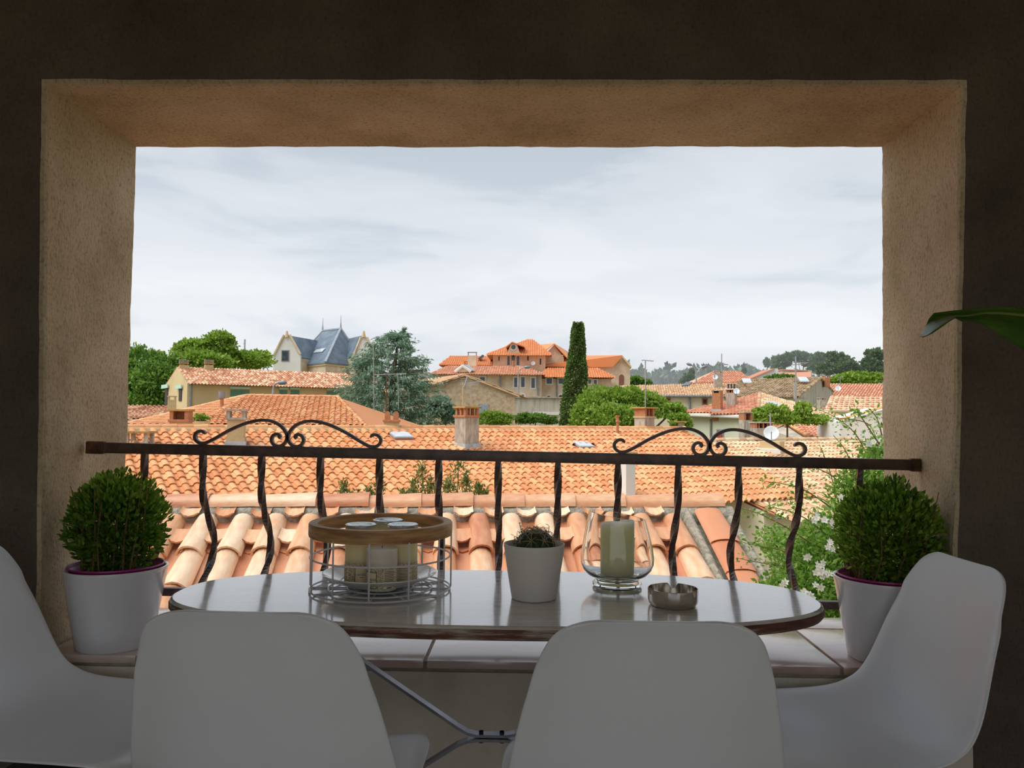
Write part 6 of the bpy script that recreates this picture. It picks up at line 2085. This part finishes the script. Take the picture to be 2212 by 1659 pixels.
# ---- oleander sprigs rising behind the pale ridge
LEAF_OLE = pmat('olive_sprig_leaf', s2l(86, 104, 52), s2l(124, 138, 72), 3, .5, c3=s2l(168, 172, 104), tint=.8, lo=.1, hi=.95, trans=.3)
TWIG = pmat('green_twig', s2l(110, 96, 62), s2l(130, 116, 76), 6, .8)
for i, (lab, d, sprigs) in enumerate((('bushy olive green shrub tip over the pale ridge', 8.2, [(908, 1100, 912, 1003, 30), (890, 1100, 895, 1045, 26), (935, 1100, 930, 1040, 24), (880, 1110, 872, 1070, 20)]),
                                      ('thin reddish stemmed shrub tip over the pale ridge beside the bushy one', 8.6, [(985, 1100, 990, 985, 34), (965, 1100, 968, 1040, 24), (1005, 1100, 1008, 1030, 20)]),
                                      ('low grey green shrub tip over the ridge behind the wire basket', 8.3, [(745, 1100, 742, 1048, 22), (765, 1100, 770, 1075, 16), (812, 1105, 822, 1035, 22), (800, 1105, 798, 1062, 18)]),
                                      ('small sparse shrub tip over the ridge beside the cactus', 8.4, [(1030, 1098, 1033, 1050, 16), (1045, 1098, 1050, 1068, 14)]))):
    b0 = at_y(sprigs[0][0], 1110, d)
    t = thing('ridge_shrub', lab, 'shrub', (b0.x, b0.y, GZ))
    rs = np.random.RandomState(200 + i)
    st = MB(); P, D, L = [], [], []
    for (x0, y0, x1, y1, w) in sprigs:
        a, b = at_y(x0, y0, d), at_y(x1, y1, d)
        st.tube([Vector((a.x * .98, a.y, GZ)), a, a.lerp(b, .5) + Vector((.01, 0, 0)), b], [.02, .008, .006, .003], 5)
        wm = w / FPX * d
        for k in range(260):
            tt_ = rs.rand() ** .8
            c = a.lerp(b, tt_)
            s = wm * math.sin(math.pi * min(1, .12 + .88 * tt_)) * .55 + .01
            P.append((c.x + rs.normal() * s * .62, c.y + rs.normal() * s * .62, c.z + rs.normal() * .035)); D.append((rs.normal() * .7, rs.normal() * .7, .7)); L.append(rs.uniform(.035, .065))
    st.build('stems', TWIG, t, True, True, kind='stuff')
    V, F = leaf_cloud(P, D, np.array(L), .32, seed=i)
    cloud_obj('leaves', V, F, LEAF_OLE, t, world=True)

# ---- flowering jasmine climbing beside the window
LEAF_JAS = pmat('jasmine_leaf', s2l(96, 146, 48), s2l(140, 184, 76), 6, .42, c3=s2l(186, 212, 118), tint=.8, lo=.08, hi=.95, trans=.48)
PETAL = pmat('white_petal', s2l(232, 236, 230), s2l(240, 242, 238), 6, .5, trans=.3)
PISTIL = pmat('yellow_pistil', s2l(214, 190, 90), s2l(222, 200, 110), 6, .6)
jb = at_y(1800, 1250, 4.0)
ja = thing('flowering_jasmine', 'leafy jasmine climber with white star flowers outside the window', 'shrub', (jb.x, jb.y, GZ))
rs = np.random.RandomState(77)
q = random.Random(78)
P, D, L = [], [], []
for (px, py, d, rx, ry, n) in ((1780, 1280, 4.1, 110, 75, 2500), (1740, 1200, 4.4, 90, 60, 1700), (1820, 1180, 4.2, 90, 90, 2400), (1850, 1090, 4.3, 60, 75, 1600), (1870, 1040, 4.3, 50, 60, 1000), (1700, 1290, 4.2, 70, 60, 1300), (1800, 1360, 4.0, 120, 60, 1600), (1890, 1250, 4.2, 60, 120, 1300), (1680, 1165, 4.6, 50, 30, 400), (1900, 985, 4.4, 40, 40, 500)):
    c = np.array(at_y(px, py, d)); r = np.array([rx, (rx + ry) / 2, ry]) / FPX * d
    v = rs.normal(size=(n, 3)); v /= np.linalg.norm(v, axis=1)[:, None]
    v *= (rs.rand(n) ** .45)[:, None]
    P.append(c + v * r); D.append(v * .6 + rs.normal(size=(n, 3)) * .6 + np.array([0, -.3, .2])); L.append(rs.uniform(.022, .042, n))
st = MB()
twigs = [[(1810, 1080), (1790, 1010), (1770, 960)], [(1800, 1100), (1740, 1060), (1690, 1045), (1650, 1040)], [(1880, 1000), (1850, 940), (1810, 905), (1760, 880)], [(1900, 980), (1880, 920), (1830, 905), (1780, 905)], [(1760, 1180), (1700, 1140), (1640, 1110), (1600, 1098)],
         [(1740, 1230), (1690, 1190), (1640, 1180), (1600, 1170)], [(1850, 1050), (1830, 980), (1800, 940)], [(1900, 960), (1860, 900), (1850, 880)], [(1760, 1240), (1700, 1225), (1640, 1215), (1590, 1205)], [(1820, 1120), (1780, 1080), (1735, 1075), (1700, 1080)], [(1905, 940), (1895, 905), (1880, 885)], [(1830, 1060), (1800, 1030), (1760, 1010), (1730, 1005)], [(1790, 1160), (1740, 1120), (1690, 1100), (1660, 1098)], [(1905, 1000), (1870, 960), (1835, 955)]]
for tw in twigs:
    d = q.uniform(4.0, 4.5)
    w = [at_y(x, y, d) for (x, y) in tw]
    w = [Vector(p) for p in smooth_path([tuple(p) for p in w], 6)]
    st.tube(w, [.0042 - .003 * i / len(w) for i in range(len(w))], 5)
    for p in w:
        for s in range(5):
            if rs.rand() < .25: continue
            P.append(np.array([tuple(p + Vector((rs.normal() * .02, rs.normal() * .02, rs.normal() * .02)))])); D.append(np.array([[rs.normal(), rs.normal(), rs.normal() * .6 + .1]])); L.append(np.array([rs.uniform(.016, .034)]))
st.tube([Vector((jb.x, jb.y, GZ)), at_y(1800, 1400, 4.1), at_y(1820, 1150, 4.2)], [.05, .03, .012], 8)
st.build('stems', TWIG, ja, True, True, kind='stuff')
V, F = leaf_cloud(np.concatenate(P), np.concatenate(D), np.concatenate(L), .48, seed=7)
cloud_obj('leaves', V, F, LEAF_JAS, ja, world=True)
fl_px = [(1775, 1240, 5), (1768, 1232, 4), (1785, 1246, 4), (1770, 1222, 3), (1768, 1270, 3), (1735, 1278, 4), (1728, 1288, 3), (1748, 1290, 3), (1798, 1132, 4), (1820, 1080, 3), (1790, 1176, 3), (1806, 1180, 3), (1745, 1205, 2), (1694, 1255, 2), (1880, 962, 3), (1895, 955, 3), (1760, 1118, 3), (1820, 1110, 2), (1738, 1297, 2), (1693, 1268, 2), (1785, 1118, 2), (1870, 930, 2)]
for (px, py, n) in fl_px:
    for k in range(n):
        c = at_y(px + q.uniform(-7, 7), py + q.uniform(-7, 7), 3.86 + q.uniform(-.05, .05) + (.35 if py < 1000 else 0))
        up = Vector((q.uniform(-.6, .6), -1, q.uniform(-.1, .7))).normalized()
        x = up.orthogonal().normalized(); y = up.cross(x)
        mb = MB()
        for s in range(5):
            a = s * 2 * math.pi / 5
            dd = x * math.cos(a) + y * math.sin(a)
            leaf_quad(mb, c, dd + up * .25, up, .020, .013)
        f = mb.build('flower', PETAL, ja, False, True)
        MB().tube([c, c + up * .006], .0022, 5).build('pistil', PISTIL, f, False, True)

# ---- thin haze lying over the country beyond the town
hz = bpy.data.materials.new('distance_haze')
hz.use_nodes = True
_h = hz.node_tree
_h.nodes.clear()
_vs = _n(_h, 'ShaderNodeVolumeScatter', Density=0.0026, Anisotropy=0.0)
_vs.inputs['Color'].default_value = (0.95, 0.975, 1.0, 1)
_ho = _n(_h, 'ShaderNodeOutputMaterial')
_h.links.new(_vs.outputs[0], _ho.inputs['Volume'])
hb = MB().boxp((-900, 126, GZ), (900, 1000, 18))
ho = struct('haze', hb, hz)
ho['kind'] = 'stuff'
tag(ho, 'thin bluish haze lying over the distant hills', 'haze')
